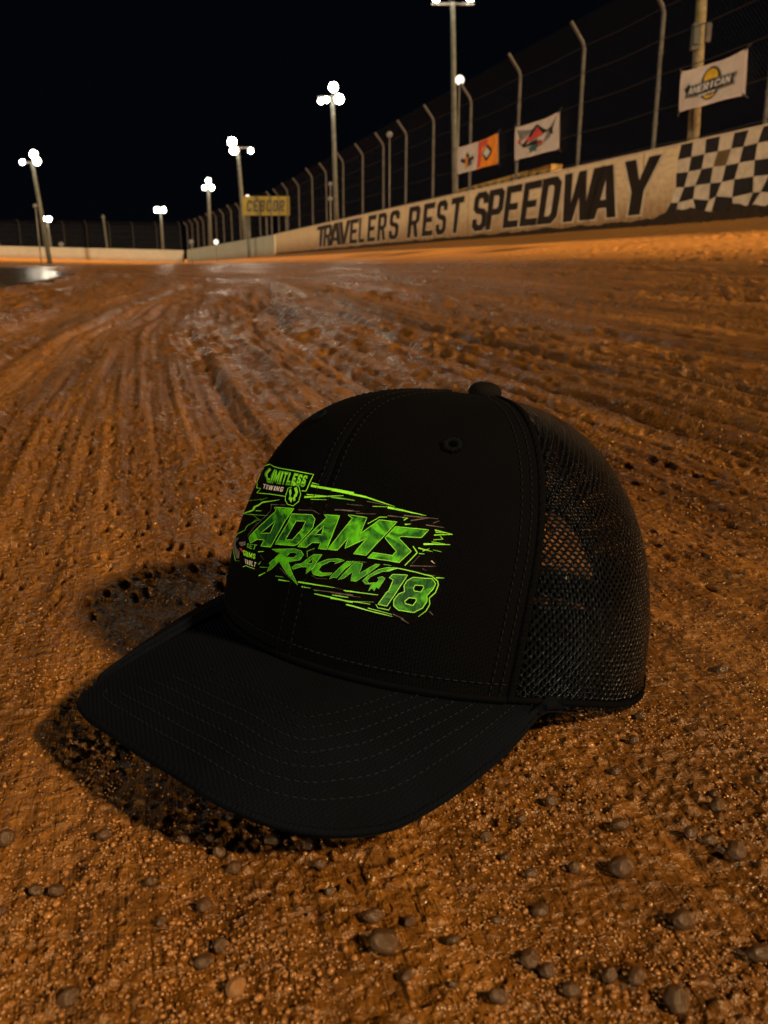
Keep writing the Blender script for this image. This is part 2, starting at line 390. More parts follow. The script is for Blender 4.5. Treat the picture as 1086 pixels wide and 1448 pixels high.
# block letters, outline + holes in a unit box
def chamf(x0, y0, x1, y1, c, d): return [(x0+c, y0), (x1-c, y0), (x1, y0+d), (x1, y1-d), (x1-c, y1), (x0+c, y1), (x0, y1-d), (x0, y0+d)]
G = {
 'T': ([(0,1),(0,.83),(.34,.83),(.34,0),(.66,0),(.66,.83),(1,.83),(1,1)], []),
 'I': ([(.3,0),(.7,0),(.7,1),(.3,1)], []),
 'L': ([(0,0),(1,0),(1,.17),(.34,.17),(.34,1),(0,1)], []),
 'E': ([(0,0),(1,0),(1,.17),(.34,.17),(.34,.42),(.85,.42),(.85,.58),(.34,.58),(.34,.83),(1,.83),(1,1),(0,1)], []),
 'F': ([(0,0),(.34,0),(.34,.42),(.85,.42),(.85,.58),(.34,.58),(.34,.83),(1,.83),(1,1),(0,1)], []),
 'A': ([(0,0),(.30,0),(.36,.2),(.64,.2),(.70,0),(1,0),(.68,1),(.32,1)], [[(.41,.36),(.59,.36),(.5,.74)]]),
 'V': ([(0,1),(.34,0),(.66,0),(1,1),(.70,1),(.5,.32),(.30,1)], []),
 'Y': ([(0,1),(.33,.42),(.33,0),(.67,0),(.67,.42),(1,1),(.68,1),(.5,.62),(.32,1)], []),
 'W': ([(0,1),(.14,0),(.40,0),(.5,.48),(.60,0),(.86,0),(1,1),(.78,1),(.71,.38),(.60,1),(.40,1),(.29,.38),(.22,1)], []),
 'M': ([(0,0),(.22,0),(.22,.6),(.42,.1),(.58,.1),(.78,.6),(.78,0),(1,0),(1,1),(.74,1),(.5,.42),(.26,1),(0,1)], []),
 'N': ([(0,0),(.28,0),(.28,.58),(.70,0),(1,0),(1,1),(.72,1),(.72,.42),(.30,1),(0,1)], []),
 'P': ([(0,0),(.34,0),(.34,.36),(.80,.36),(1,.47),(1,.89),(.80,1),(0,1)], [[(.34,.52),(.60,.52),(.68,.57),(.68,.79),(.60,.84),(.34,.84)]]),
 'R': ([(0,0),(.34,0),(.34,.40),(.46,.40),(.66,0),(1,0),(.78,.42),(1,.53),(1,.89),(.80,1),(0,1)], [[(.34,.55),(.60,.55),(.68,.60),(.68,.79),(.60,.84),(.34,.84)]]),
 'D': ([(0,0),(.74,0),(1,.14),(1,.86),(.74,1),(0,1)], [[(.34,.17),(.58,.17),(.66,.24),(.66,.76),(.58,.83),(.34,.83)]]),
 'B': ([(0,0),(.8,0),(1,.1),(1,.42),(.86,.51),(1,.60),(1,.9),(.8,1),(0,1)], [[(.34,.15),(.66,.15),(.66,.42),(.34,.42)], [(.34,.59),(.66,.59),(.66,.85),(.34,.85)]]),
 'O': (chamf(0,0,1,1,.24,.13), [chamf(.34,.17,.66,.83,.08,.06)]),
 'U': ([(0,1),(0,.13),(.24,0),(.76,0),(1,.13),(1,1),(.66,1),(.66,.22),(.58,.16),(.42,.16),(.34,.22),(.34,1)], []),
 'C': ([(.24,0),(.76,0),(1,.13),(1,.34),(.66,.34),(.66,.22),(.58,.17),(.42,.17),(.34,.23),(.34,.77),(.42,.83),(.58,.83),(.66,.78),(.66,.66),(1,.66),(1,.87),(.76,1),(.24,1),(0,.87),(0,.13)], []),
 'G': ([(.24,0),(.76,0),(1,.13),(1,.52),(.55,.52),(.55,.38),(.66,.38),(.66,.22),(.58,.17),(.42,.17),(.34,.23),(.34,.77),(.42,.83),(.58,.83),(.66,.78),(.66,.68),(1,.68),(1,.87),(.76,1),(.24,1),(0,.87),(0,.13)], []),
 'S': ([(.22,0),(.78,0),(1,.12),(1,.44),(.80,.56),(.42,.60),(.34,.66),(.34,.78),(.42,.84),(.58,.84),(.66,.78),(.66,.70),(1,.70),(1,.88),(.78,1),(.22,1),(0,.88),(0,.58),(.20,.47),(.58,.42),(.66,.36),(.66,.22),(.58,.16),(.42,.16),(.34,.22),(.34,.32),(0,.32),(0,.12)], []),
}
def inside(p, poly):
    x, y = p; c = False; j = len(poly)-1
    for i in range(len(poly)):
        xi, yi = poly[i]; xj, yj = poly[j]
        if (yi > y) != (yj > y) and x < (xj-xi)*(y-yi)/(yj-yi)+xi: c = not c
        j = i
    return c
def fill(outer, holes=(), step=None):
    """triangulate a polygon with holes; step adds points so that it can follow a curved surface"""
    V = []; Eg = []
    for loop in [outer, *holes]:
        L = []
        for a, b in zip(loop, loop[1:]+loop[:1]):
            n = 1 if not step else max(1, int(math.hypot(b[0]-a[0], b[1]-a[1])/step))
            for k in range(n): L.append((a[0]+(b[0]-a[0])*k/n, a[1]+(b[1]-a[1])*k/n))
        s = len(V); V += L; Eg += [(s+i, s+(i+1) % len(L)) for i in range(len(L))]
    if step:
        xs = [p[0] for p in outer]; ys = [p[1] for p in outer]
        for x in np.arange(min(xs)+step/2, max(xs), step):
            for y in np.arange(min(ys)+step/2, max(ys), step):
                if inside((x, y), outer) and not any(inside((x, y), h) for h in holes): V.append((x, y))
    r = delaunay_2d_cdt([Vector(p) for p in V], Eg, [], 0, 1e-5)
    P = [tuple(p) for p in r[0]]; F = []
    for f in r[2]:
        cx = sum(P[i][0] for i in f)/3; cy = sum(P[i][1] for i in f)/3
        if inside((cx, cy), outer) and not any(inside((cx, cy), h) for h in holes): F.append(tuple(f))
    return P, F
GF = {k: fill(*v) for k, v in G.items()}
def grow(ch, e): # crude outward offset about the loop normal, in the unit box with x scaled
    o = G[ch][0]; n = len(o)
    area = sum(o[i][0]*o[(i+1) % n][1]-o[(i+1) % n][0]*o[i][1] for i in range(n)); s = 1 if area > 0 else -1
    out = []
    for i in range(n):
        a, b, c = o[i-1], o[i], o[(i+1) % n]
        def nr(p, q): dx, dy = q[0]-p[0], (q[1]-p[1]); l = math.hypot(dx, dy) or 1; return (s*dy/l, -s*dx/l)
        n1, n2 = nr(a, b), nr(b, c); k = 1+n1[0]*n2[0]+n1[1]*n2[1]; k = max(k, .5)
        out.append((b[0]+(n1[0]+n2[0])/k*e, b[1]+(n1[1]+n2[1])/k*e*.5))
    return out
def wall_word(word, spans):
    mb = MB(); hb = MB()
    for ch, (t0, t1) in zip(word, spans):
        z0, z1 = .20, 1.19; sh = .2
        if ch in 'VWYA': g_ = (t0-t1)*.10; t0, t1 = t0+g_, t1-g_*.2; sh = .12
        def place(x, y, off):
            t = t0+(t1-t0)*(x*(1-sh)+sh*y); return wpt(t, z0+(z1-z0)*y, off)
        P, F = GF[ch]; mb.add([place(x, y, .010) for x, y in P], F)
        P, F = fill(grow(ch, .06)); hb.add([place(x, y, .006) for x, y in P], F)
    o = mb.build('lettering', M['letter'], front); o['label'] = 'dark lettering '+word
    hb.build('letter_outline', M['halo'], front)
sp = [(34.7,31.81),(32.86,30.49),(31.14,28.36),(29.1,26.82),(27.09,25.25),(25.38,24.16),(23.92,22.36),(22.36,20.81),(20.71,19.12),(18.33,16.71),(16.64,15.24),(15.24,14.04),(13.97,12.63),(12.06,10.74),(10.99,9.67),(9.81,8.62),(8.74,7.53),(7.72,6.47),(6.44,4.75),(5.17,3.94),(3.91,2.62)]
wall_word('TRAVELERS', sp[:9]); wall_word('REST', sp[9:13]); wall_word('SPEEDWAY', sp[13:])
# checkered paint at the near end
cb = {'check_black': MB(), 'check_white': MB(), 'check_brown': MB()}
ncol = 19; tw, zh = .35, .235; tstart = 2.34
rr_ = np.random.default_rng(5)
jit = rr_.uniform(-.012, .012, (40, 10, 2))
def cp(i, j):   # grid corner: i columns toward the camera, j rows down
    t = tstart-i*tw+.055*j+jit[i, j, 0]*1.5; z = 1.285-j*zh+jit[i, j, 1]
    t += .05*math.sin(i*1.9+j)*max(0, j-2)+.03*math.sin(i*.9+j*1.3); z += .03*math.sin(i*2.7)*max(0, j-3)
    return wpt(t, min(z, 1.285), .008 if (i+j) % 2 else .008)
for j in range(5):
    for i in range(ncol):
        st = [0, 0, -1, 0, 0][j]
        if i < st: continue
        blk = (i+j) % 2 == 0
        k = 'check_black' if blk else 'check_white'
        if (i, j) in ((3, 1), (9, 4)): k = 'check_brown'
        if j == 5 and blk is False and i % 4: k = 'check_brown'
        e = .002 if blk else 0
        P = [cp(i+1, j), cp(i+2, j), cp(i+2, j+1), cp(i+1, j+1)]
        cb[k].add(P, [(0, 1, 2, 3)])
o = cb['check_white'].build('checker_pattern', M['check_white'], front); o['label'] = 'off white squares of the painted checker pattern'
o = cb['check_black'].build('checker_pattern', M['check_black'], front); o['label'] = 'black squares of the painted checker pattern'
o = cb['check_brown'].build('checker_pattern', M['check_brown'], front); o['label'] = 'mud stained squares of the painted checker pattern'
# coping strip on top edge
mb = MB(); V = []
for t in np.arange(-11.9, 48.3, 2): V += [wpt(t, 1.305, .012), wpt(t, 1.305, -.36), wpt(t, 1.275, .012)]
mb.add(V, [(i*3, i*3+3, i*3+4, i*3+1) for i in range(len(V)//3-1)]+[(i*3, i*3+2, i*3+5, i*3+3) for i in range(len(V)//3-1)])
mb.build('coping', M['halo'], front)

# ---------------------------------------------------------------- catch fences
def fence(name, base_pts, label, arm=(.33, .42), h=2.42, rp=.038, steel='steel'):
    """base_pts: (point on top of the wall, unit vector toward the track) for each post"""
    root = empty(name, tuple(base_pts[0][0])); tag(root, label, 'fence'); o = np.array(base_pts[0][0])
    post = None
    for p, nv in base_pts:
        p = np.array(p)-o; nv = np.array(nv)
        a = nv*arm[0]+np.array([0, 0, arm[1]])
        mb = MB(); lean = rng.uniform(-.02, .02, 2); k = rng.uniform(.97, 1.03)
        top = np.array([lean[0], lean[1], h*k])
        mb.tube([(0, 0, -.1), tuple(top*.5), tuple(top-(0, 0, .06)), tuple(top+a*.12), tuple(top+a)], rp, 8)
        for z in (.5, 1.1, 1.7): mb.tube([tuple(top*z/h-(0, 0, .02)), tuple(top*z/h+(0, 0, .02))], rp*1.35, 8)
        ob = mb.build('fence_post', M[steel], root); ob.location = tuple(p)
    for z in (.12, .72, 1.30, 1.88, 2.40):
        mb = MB(); pts = []
        for (p, nv), (p2, nv2) in zip(base_pts[:-1], base_pts[1:]):
            p = np.array(p)-o; p2 = np.array(p2)-o
            pts.append(tuple(p+np.array([0, 0, z]))); pts.append(tuple((p+p2)/2+np.array([0, 0, z-.03])))
        pts.append(tuple(np.array(base_pts[-1][0])-o+np.array([0, 0, z])))
        mb.tube(pts, .008, 5); mb.build('cable', M['steel_dark'], root)
    V = []; UV = []; L = 0; pr = None
    for p, nv in base_pts:
        p = np.array(p)-o; nv = np.array(nv); q = p-nv*.045
        if pr is not None: L += np.linalg.norm(q-pr)
        pr = q
        for z, e in ((-.02, 0), (2.4, 0), (2.83, .33)):
            V.append(q+nv*e+np.array([0, 0, z])); UV.append((L, z))
    mesh_obj('wire_mesh', V, [(i*3+k, i*3+3+k, i*3+4+k, i*3+1+k) for i in range(len(base_pts)-1) for k in range(2)], M['wire'], root, False, UV)
    return root
nv0 = (-wd[1], wd[0], 0)
fence('catch_fence', [(wpt(t, 1.28, -.17), nv0) for t in [-9.4, -6.2, -3.05, .1, 3.2, 6.18, 9.46, 12.75, 16.05, 19.08, 22.03, 25.3, 28.9, 32.6, 36.2, 40.3, 44.2, 47.9]],
      'tall chain link catch fence with inward bent posts on top of the lettered wall')
def along(a, b, n, z, back=.17):
    a = np.array(a); b = np.array(b); d = (b-a)/np.hypot(*(b-a)[:2]); nn = np.array([-d[1], d[0], 0])
    return [(tuple(a+(b-a)*i/n-nn*back+np.array([0, 0, z])), tuple(nn)) for i in range(n+1)]
fence('catch_fence', along(C+(D-C)*.04, D, 11, 1.26), 'dim catch fence with bent posts above the plain grey wall', rp=.05)
fence('catch_fence', along(D+(E-D)*.03, E, 8, 1.22)+along(E+(F5-E)*.06, F5, 16, 1.22), 'faint dark catch fence along the far wall at the left', rp=.05, steel='steel_dark')
# ---------------------------------------------------------------- banners
def banner(name, label, t0, t1, z0, z1, paint, off=.09, hem='banner_hem', face='banner_white'):
    """face corners: t0 is the end nearest the camera; paint(place) adds the artwork"""
    root = empty(name, wpt((t0+t1)/2, (z0+z1)/2, off-.17)); tag(root, label, 'banner'); o = Vector(root.location)
    def pl(x, y, e=0): # x 0..1 left to right as seen from the track
        sag = -.03*math.sin(math.pi*x)*(y)+.006*math.sin(11*x+3*y)
        return Vector(wpt(t1+(t0-t1)*x, z0+(z1-z0)*y+sag, off-.17+e+.02*math.sin(5*x+2*y)))-o
    def grid(x0, x1, y0, y1, e, n=14, m=6):
        V = [pl(x0+(x1-x0)*i/n, y0+(y1-y0)*j/m, e) for j in range(m+1) for i in range(n+1)]
        return V, [(j*(n+1)+i, j*(n+1)+i+1, (j+1)*(n+1)+i+1, (j+1)*(n+1)+i) for j in range(m) for i in range(n)]
    mb = MB(); V, F = grid(0, 1, 0, 1, 0); mb.add(V, F); V, F = grid(0, 1, 0, 1, -.012); mb.add(V, [f[::-1] for f in F]); mb.build('banner_cloth', M[face], root, True)
    mb = MB()
    for a in ((0, 1, 0, .04), (0, 1, .96, 1), (0, .022, .04, .96), (.978, 1, .04, .96)):
        V, F = grid(*a, .006, 14, 3); mb.add(V, F)
    mb.build('hem', M[hem], root)
    for x in (.02, .98):
        for y in (.04, .96): mb = MB(); mb.tube([pl(x, y, .02), pl(x+(x-.5)*.12, y+(y-.5)*.25, -.02)], .01, 5); mb.build('tie', M['steel'], root)
    def art(polys):
        for k, (mat, pts, *h) in enumerate(polys):
            P, F = fill(pts, h, .09); m = MB(); m.add([pl(x, y, .010+.0035*k) for x, y in P], F); m.build('letter' if mat == 'ink_pale' and len(polys) > 12 else 'printed_mark', M[mat], root)
    art(paint); return root
def ell(cx, cy, rx, ry, n=18, a0=0, a1=360): return [(cx+rx*math.cos(R(a0+(a1-a0)*i/n)), cy+ry*math.sin(R(a0+(a1-a0)*i/n))) for i in range(n if a1-a0 == 360 else n+1)]
def word_polys(mat, word, x0, x1, yb, h, slope=0, sh=.15, gap=.12):
    n = len(word); w_ = (x1-x0)/n; out = []
    for i, ch in enumerate(word):
        o_, hs = G[ch]; hh = h[i] if hasattr(h, '__len__') else h
        f = lambda p: (x0+w_*(i+p[0]*(1-gap)+sh*p[1]), yb+slope*(i+p[0])*w_+hh*p[1])
        out.append((mat, [f(p) for p in o_], *[[f(p) for p in q] for q in hs]))
    return out
banner('banner', 'white banner with black AMERICAN ribbon logo and yellow ball in front of the wooden pole', .57, 2.30, 1.83, 2.47,
  [('ink_grey', ell(.49, .52, .16, .41)), ('ink_black', ell(.49, .52, .145, .385)), ('ink_yellow', ell(.49, .66, .10, .20)), ('ink_yellow', [(.40,.27),(.44,.18),(.50,.155),(.56,.19),(.58,.25),(.50,.22)]),
   ('ink_grey', [(.09,.52),(.13,.38),(.11,.30),(.50,.28),(.86,.34),(.84,.46),(.89,.60),(.50,.62),(.20,.58),(.16,.66)]),
   ('ink_black', [(.11,.51),(.15,.38),(.14,.33),(.50,.31),(.845,.37),(.82,.46),(.86,.57),(.50,.585),(.20,.55),(.17,.61)])]
  + word_polys('ink_pale', 'AMERICAN', .17, .82, .36, .17, .03) + word_polys('ink_pale', 'RACER', .38, .62, .235, .055))
banner('banner', 'white banner with a dark peaked logo and red and grey scribbled lettering', 6.98, 9.36, 1.78, 2.54,
  [('ink_grey', [(.05,.90),(.14,.55),(.26,.62),(.42,.80)]), ('ink_grey', [(.95,.92),(.74,.62),(.66,.30),(.80,.42)]),
   ('ink_black', [(.30,.55),(.40,.78),(.50,.92),(.60,.80),(.72,.66),(.84,.70),(.70,.60),(.58,.56)]), ('ink_red', [(.38,.50),(.46,.72),(.52,.84),(.60,.66),(.66,.56),(.52,.54)]),
   ('ink_red', [(.26,.46),(.30,.60),(.38,.58),(.64,.64),(.62,.54),(.44,.48)]), ('ink_black', [(.12,.50),(.20,.42),(.34,.52),(.28,.36),(.42,.44),(.58,.46),(.50,.38),(.66,.40),(.52,.30),(.40,.34),(.24,.32)]),
   ('ink_black', [(.78,.62),(.86,.70),(.88,.48),(.82,.52)]), ('ink_red', [(.10,.52),(.14,.62),(.18,.50),(.14,.44)]), ('ink_teal', [(.36,.26),(.50,.32),(.60,.26),(.52,.20),(.56,.12),(.46,.16),(.40,.10),(.42,.20)]), ('ink_red', [(.56,.30),(.66,.36),(.68,.30),(.60,.25)])])
banner('banner', 'small half white half orange banner hanging beside the tall near light pole', 10.5, 13.5, 1.83, 2.56,
  [('ink_orange', [(.52,.0),(1,0),(1,1),(.52,1)]), ('ink_red', [(.53,.96),(.62,.96),(.60,.06),(.53,.06)]), ('ink_red', [(.62,.96),(.78,.96),(.74,.80),(.64,.72)]),
   ('ink_black', [(.63,.50),(.72,.72),(.76,.80),(.86,.56),(.86,.44),(.76,.22),(.72,.22)]), ('ink_pale', [(.66,.50),(.74,.70),(.83,.50),(.75,.30)]),
   ('ink_black', [(.10,.44),(.16,.58),(.17,.46),(.24,.52),(.27,.74),(.32,.62),(.34,.46),(.42,.56),(.44,.44),(.36,.36),(.32,.30),(.22,.34)]), ('ink_orange', [(.24,.30),(.27,.60),(.31,.50),(.29,.18),(.24,.14)]), ('ink_teal', [(.30,.30),(.38,.40),(.40,.26),(.33,.20)])],)
# yellow board standing behind the far end of the fence
root = empty('sponsor_board', (-8.35, 66, -.45)); tag(root, 'yellow sponsor board with dark letters behind the distant fence', 'sign')
mb = MB(); mb.box((0, 0, 4.55), (3.35, .06, 1.28)); mb.build('board', M['yellow'], root)
mb = MB()
for x in (-1.4, 0, 1.4): mb.box((x, .09, 2.6), (.1, .1, 5.2))
mb.build('support', M['pole'], root)
mb = MB()
for i, ch in enumerate('CEBCOR'):
    P, F = GF[ch]; mb.add([(-1.36+i*.46+x*.34+.06*y, -.036, 4.16+.78*y) for x, y in P], F)
mb.build('lettering', M['ink_black'], root)
# low tan boards on the bank behind the wall
for t0, t1, z0, z1, lab in ((8.7, 15.4, 1.34, 1.66, 'long weathered tan board lying behind the wall below the banners'), (-.9, 0.35, 1.30, 1.50, 'small tan box behind the wall beneath the white ribbon logo banner')):
    root = empty('timber_board', wpt((t0+t1)/2, 0, -.9)); tag(root, lab, 'board'); o = Vector(root.location); mb = MB(); P = []
    for off in (-.75, -1.05):
        P += [Vector(wpt(t0, .2, off))-o, Vector(wpt(t1, .2, off))-o, Vector(wpt(t1, z1-.1, off))-o, Vector(wpt(t0, z1, off))-o]
    mb.add(P, [(0,1,2,3),(7,6,5,4),(0,4,5,1),(3,2,6,7),(0,3,7,4),(1,5,6,2)]); mb.build('plank', M['tan_board'], root)
    n = int((t1-t0)/.6)+1
    for k in range(n):
        a = t0+(t1-t0)*(k+.2)/n; b = a+(t1-t0)/n*rng.uniform(.25, .6); mb = MB()
        mb.add([Vector(wpt(a, 1.2, -.745))-o, Vector(wpt(b, 1.2, -.745))-o, Vector(wpt(b, z1-.14-rng.uniform(0, .06), -.745))-o, Vector(wpt(a, z1-.12, -.745))-o], [(0, 1, 2, 3)])
        mb.build('stain', M['mud'], root)

# ---------------------------------------------------------------- light towers
def tower(hx, hz, bx, y, rad, heads, label, bulb=.34, z0=-.5):
    root = empty('light_pole', (bx, y, z0)); tag(root, label, 'light pole', 'floodlight poles around the track')
    top = Vector((hx-bx, 0, hz-z0)); mb = MB(); mb.tube([(0, 0, 0), tuple(top*.5), tuple(top)], [rad, rad*.85, rad*.7], 12); mb.build('pole', M['pole'], root, True)
    mb = MB(); xs = [h[0] for h in heads]
    mb.box(tuple(top+Vector(((min(xs)+max(xs))/2, 0, -.1))), (max(xs)-min(xs)+.5, .12, .12)); mb.build('crossarm', M['fixture'], root)
    for dx, dz, s in heads:
        c = top+Vector((dx, -.30, dz))
        f = MB(); f.sphere((0, .16, 0), bulb*.78*s*1.05, 14, 8, (1, .5, 1)); f.tube([(0, .2, 0), (-dx*.2, .3, -dz*.6-.1)], .05, 6)
        fo = f.build('floodlight', M['fixture'], root, True); fo.location = c
        b = MB(); b.sphere((0, 0, 0), bulb*.78*s, 14, 8, (1, .35, 1)); b.build('lens', M['bulb'], fo, True)
tower(4.04, 14.98, 4.6, 58.18, .20, [(-1.0, .15, .9), (-.25, .35, .8), (1.0, .2, 1)], 'tallest and nearest floodlight pole rising behind the small orange and white banner', .32)
tower(-4.09, 13.0, -3.82, 76.39, .22, [(0.1, .55, 1.1), (.55, -.3, 1.1), (-.45, -.35, .65), (-.9, -.45, .65)], 'floodlight pole with a tight cluster of four lamps above the start of TRAVELERS', .42)
tower(-14.1, 11.0, -13.6, 91.38, .24, [(-.45, .4, 1.2), (-.3, -.35, 1.1), (1.3, -.4, .7)], 'floodlight pole beside the yellow board', .45)
tower(-24.85, 10.9, -25.02, 132.84, .30, [(.1, .5, .9), (-.5, -.4, .75), (.55, -.4, .85)], 'thin distant floodlight pole with three small lamps above the grey wall', .5)
tower(-41.71, 9.7, -41.73, 174.1, .3, [(-.6, .1, 1), (.6, .1, 1)], 'distant floodlight pole with two lamps side by side above the far turn', .62)
tower(-35.86, 10.2, -35.0, 96.38, .26, [(.35, .65, 1.1), (.6, -.0, 1.1), (-.9, -.1, .7)], 'tall floodlight pole with three lamps at the left behind the far wall', .45)
tower(-72.5, 9.2, -72.0, 199.98, .34, [(-.7, .2, 1), (.6, .2, 1)], 'far floodlight pole just right of the tall left pole', .68)
# small lamps in the dark beyond the track
for k, (x, y, z, r_, m, lab) in enumerate([(-9.7, 66.5, 4.72, .16, 'bulb_far', 'small bright round lamp beside the yellow board'), (-12.0, 66, 1.66, .17, 'bulb_far', 'small round lamp low above the grey wall, rightmost of three'),
        (-13.78, 66, 1.66, .17, 'bulb_dim', 'small round lamp low above the grey wall, middle of three'), (-23.7, 63.4, 3.95, .14, 'bulb_dim', 'tiny dim lamp on the left light pole at mid height'),
        (-38.5, 110, 2.35, .3, 'bulb_dim', 'small dim lamp just above the far wall right of the left poles'), (-46, 110, 2.4, .25, 'bulb_dim', 'small dim lamp above the far wall at the left edge'), (.38, 64.7, 8.62, .2, 'bulb_dim', 'dim warm lamp high behind the catch fence'),
        (-3.65, 63.8, 5.39, .14, 'bulb_dim', 'faint lamp behind the fence beside the four lamp pole, upper of two'), (-3.65, 63.5, 4.42, .16, 'bulb_dim', 'faint lamp behind the fence beside the four lamp pole, lower of two'),
        (4.42, 56.5, 10.5, .26, 'bulb_far', 'white round lamp clamped on the shaft of the nearest light pole')]):
    root = empty('small_lamp', (x, y, z)); tag(root, lab, 'lamp', 'small lamps beyond the track')
    mb = MB(); mb.sphere((0, 0, 0), r_, 12, 8, (1, .5, 1)); mb.build('bulb', M[m], root, True)
    mb = MB(); mb.sphere((0, r_*.4, 0), r_*1.08, 12, 8, (1, .5, 1)); mb.tube([(0, r_*.6, 0), (0, r_*.8, -z-.5)], .04, 6); mb.build('bracket', M['fixture'], root, True)
# slim unlit mast over the far wall
root = empty('mast', (-32.0, 107, 0)); tag(root, 'slim unlit mast standing behind the far wall left of centre', 'mast')
mb = MB(); mb.tube([(0, 0, 0), (-.3, 0, 5.6)], .13, 8); mb.build('shaft', M['pole'], root)
mb = MB(); mb.tube([(-.55, 0, 5.3), (-.05, 0, 5.3)], .06, 6); mb.build('crossarm', M['pole'], root)
# wooden utility pole
root = empty('utility_pole', (5.66, 17.32, 0)); tag(root, 'weathered wooden pole with a grey box behind the white ribbon logo banner', 'utility pole')
mb = MB(); mb.tube([(0, 0, 0), (-.04, 0, 2.6), (-.1, 0, 4.62)], [.115, .105, .09], 14); mb.build('pole', M['wood_pole'], root, True)
mb = MB(); mb.box((-.17, -.06, 4.02), (.13, .12, .42)); mb.box((-.17, -.13, 4.05), (.09, .02, .3)); mb.build('junction_box', M['pole'], root)
mb = MB(); mb.box((.05, -.03, 4.1), (.09, .1, .3)); mb.tube([(-.17, -.06, 3.8), (-.13, -.1, 3.2), (-.08, -.12, 2.4)], .02, 6); mb.build('conduit', M['steel'], root)
# ---------------------------------------------------------------- the cap
Q = dict(a=.0974, b=.1016, Hc=.1088, xa=-.0196, ef=.5279, eb=.9003, ez=.9813, es=.056)
cap = empty('cap', (.0231, .3957, .0154)); cap.rotation_euler = (0, -.1592, -2.3224)
tag(cap, 'black trucker cap with green racing print lying on the dirt', 'cap')
CM = Matrix.Translation((.0231, .3957, .0154)) @ Matrix.Rotation(-2.3224, 4, 'Z') @ Matrix.Rotation(-.1592, 4, 'Y'); CI = CM.inverted()
def crown(phi, u, off=0.):
    phi = np.asarray(phi, float); u = np.asarray(u, float)
    def f(phi, u):
        th = u*np.pi/2; w_ = (1+np.cos(phi))/2; e1 = Q['eb']+(Q['ef']-Q['eb'])*w_
        rho = np.maximum(np.cos(th), 1e-9)**e1; z = Q['Hc']*np.sin(np.minimum(np.maximum(th, 0), np.pi/2))**Q['ez']
        # soft folds in the cloth
        k = .0007*np.sin(3.1*phi+5*u+1)*np.sin(np.pi*np.clip(u, 0, 1))+.0005*np.sin(7*phi-9*u)*np.sin(np.pi*np.clip(u, 0, 1))
        z = z-.0108*np.exp(-((np.abs(phi)-1.85)/.5)**2)*np.clip(1-u/.35, 0, 1)**1.5
        return np.stack([(Q['a']+k)*rho*np.cos(phi)+Q['xa']*(1-rho), (Q['b']+k)*rho*np.sin(phi), z+.0*phi], -1)
    P = f(phi, u)
    if np.any(off):
        e = 1e-3; u2 = np.clip(u, .02, .97); a = f(phi+e, u2)-f(phi-e, u2); b = f(phi, u2+e)-f(phi, u2-e)
        n = np.cross(a, b); n /= np.linalg.norm(n, axis=-1, keepdims=True)+1e-12; P = P+n*np.asarray(off)[..., None] if hasattr(off, 'shape') and np.ndim(off) else P+n*off
    return P
def seam(u): return np.interp(u, [0, .136, .214, .329, .437, .613, .776, .9, 1], [.968, .993, 1.011, 1.041, 1.058, 1.079, 1.10, 1.13, 1.15])
def sheet(P, name, mat, parent, uv=None, solid=0, off=-1, extra=None):
    n, m = P.shape[:2]; i = np.arange(n-1)[:, None]*m; k = np.arange(m-1)[None]
    F = np.stack([i+k, i+k+1, i+m+k+1, i+m+k], -1).reshape(-1, 4)
    o = mesh_obj(name, P.reshape(-1, 3), F, mat, parent, True, None if uv is None else uv.reshape(-1, 2))
    if solid: s = o.modifiers.new('thick', 'SOLIDIFY'); s.thickness = solid; s.offset = off; s.use_even_offset = False
    return o
def twill(name, c, rough, sheen):
    t = NT(name); uvn = t.n('ShaderNodeUVMap'); v = (uvn, 'UV')
    wv = t.n('ShaderNodeTexWave', {'Vector': t.n('ShaderNodeMapping', {'Vector': v, 'Rotation': (0, 0, R(62))}), 'Scale': 210., 'Distortion': 1.2, 'Detail': 2., 'Detail Scale': 3.})
    wv2 = t.n('ShaderNodeTexWave', {'Vector': v, 'Scale': 260., 'Distortion': 1., 'Detail': 2.})
    nz = t.noise(v, 900, 3, .7); n2 = t.noise(v, 25, 4)
    h = t.math('ADD', t.math('MULTIPLY', wv, .7), t.math('ADD', t.math('MULTIPLY', wv2, .4), nz))
    base = t.ramp(n2, [(.3, tuple(x*.8 for x in c)), (.7, tuple(x*1.25 for x in c))])
    fuzz = t.mix(t.ramp(nz, [(.58, 0.), (.8, .6)]), base, tuple(x*3.2 for x in c))
    t.link(fuzz, 'Base Color'); t.b.inputs['Roughness'].default_value = rough; t.b.inputs['Specular IOR Level'].default_value = .035
    t.b.inputs['Sheen Weight'].default_value = sheen; t.b.inputs['Sheen Roughness'].default_value = .5
    t.link(t.bump(h, .6, .0006), 'Normal'); return t.m
M['twill'] = twill('black_cotton_twill', (.0011, .0015, .0026), .95, .0)
M['bill'] = twill('black_bill_cloth', (.0015, .0027, .0055), .9, .0)
M['under'] = pmat('underbill', (.003, .003, .0035), .9, 0, .3, 60, spec=.08)
M['band'] = pmat('sweatband', (.003, .003, .003), .9, 0, .3, 80, spec=.06)
M['thread'] = pmat('stitch_thread', (.0026, .0050, .0095), .8, 0, .3, 200, spec=.2)
M['thread_dark'] = pmat('seam_thread', (.0019, .0027, .0045), .7, 0, .3, 200, spec=.15)
M['eyelet'] = pmat('eyelet_thread', (.0010, .0022, .0040), .8, 0, .4, 300, spec=.06)
M['hem'] = pmat('hem_tape', (.0014, .0018, .003), .95, 0, .3, 80, spec=.02)
M['hole'] = pmat('eyelet_hole', (.0005, .0005, .0005), .95, spec=.01)
M['plastic'] = pmat('snap_plastic', (.008, .008, .008), .35)
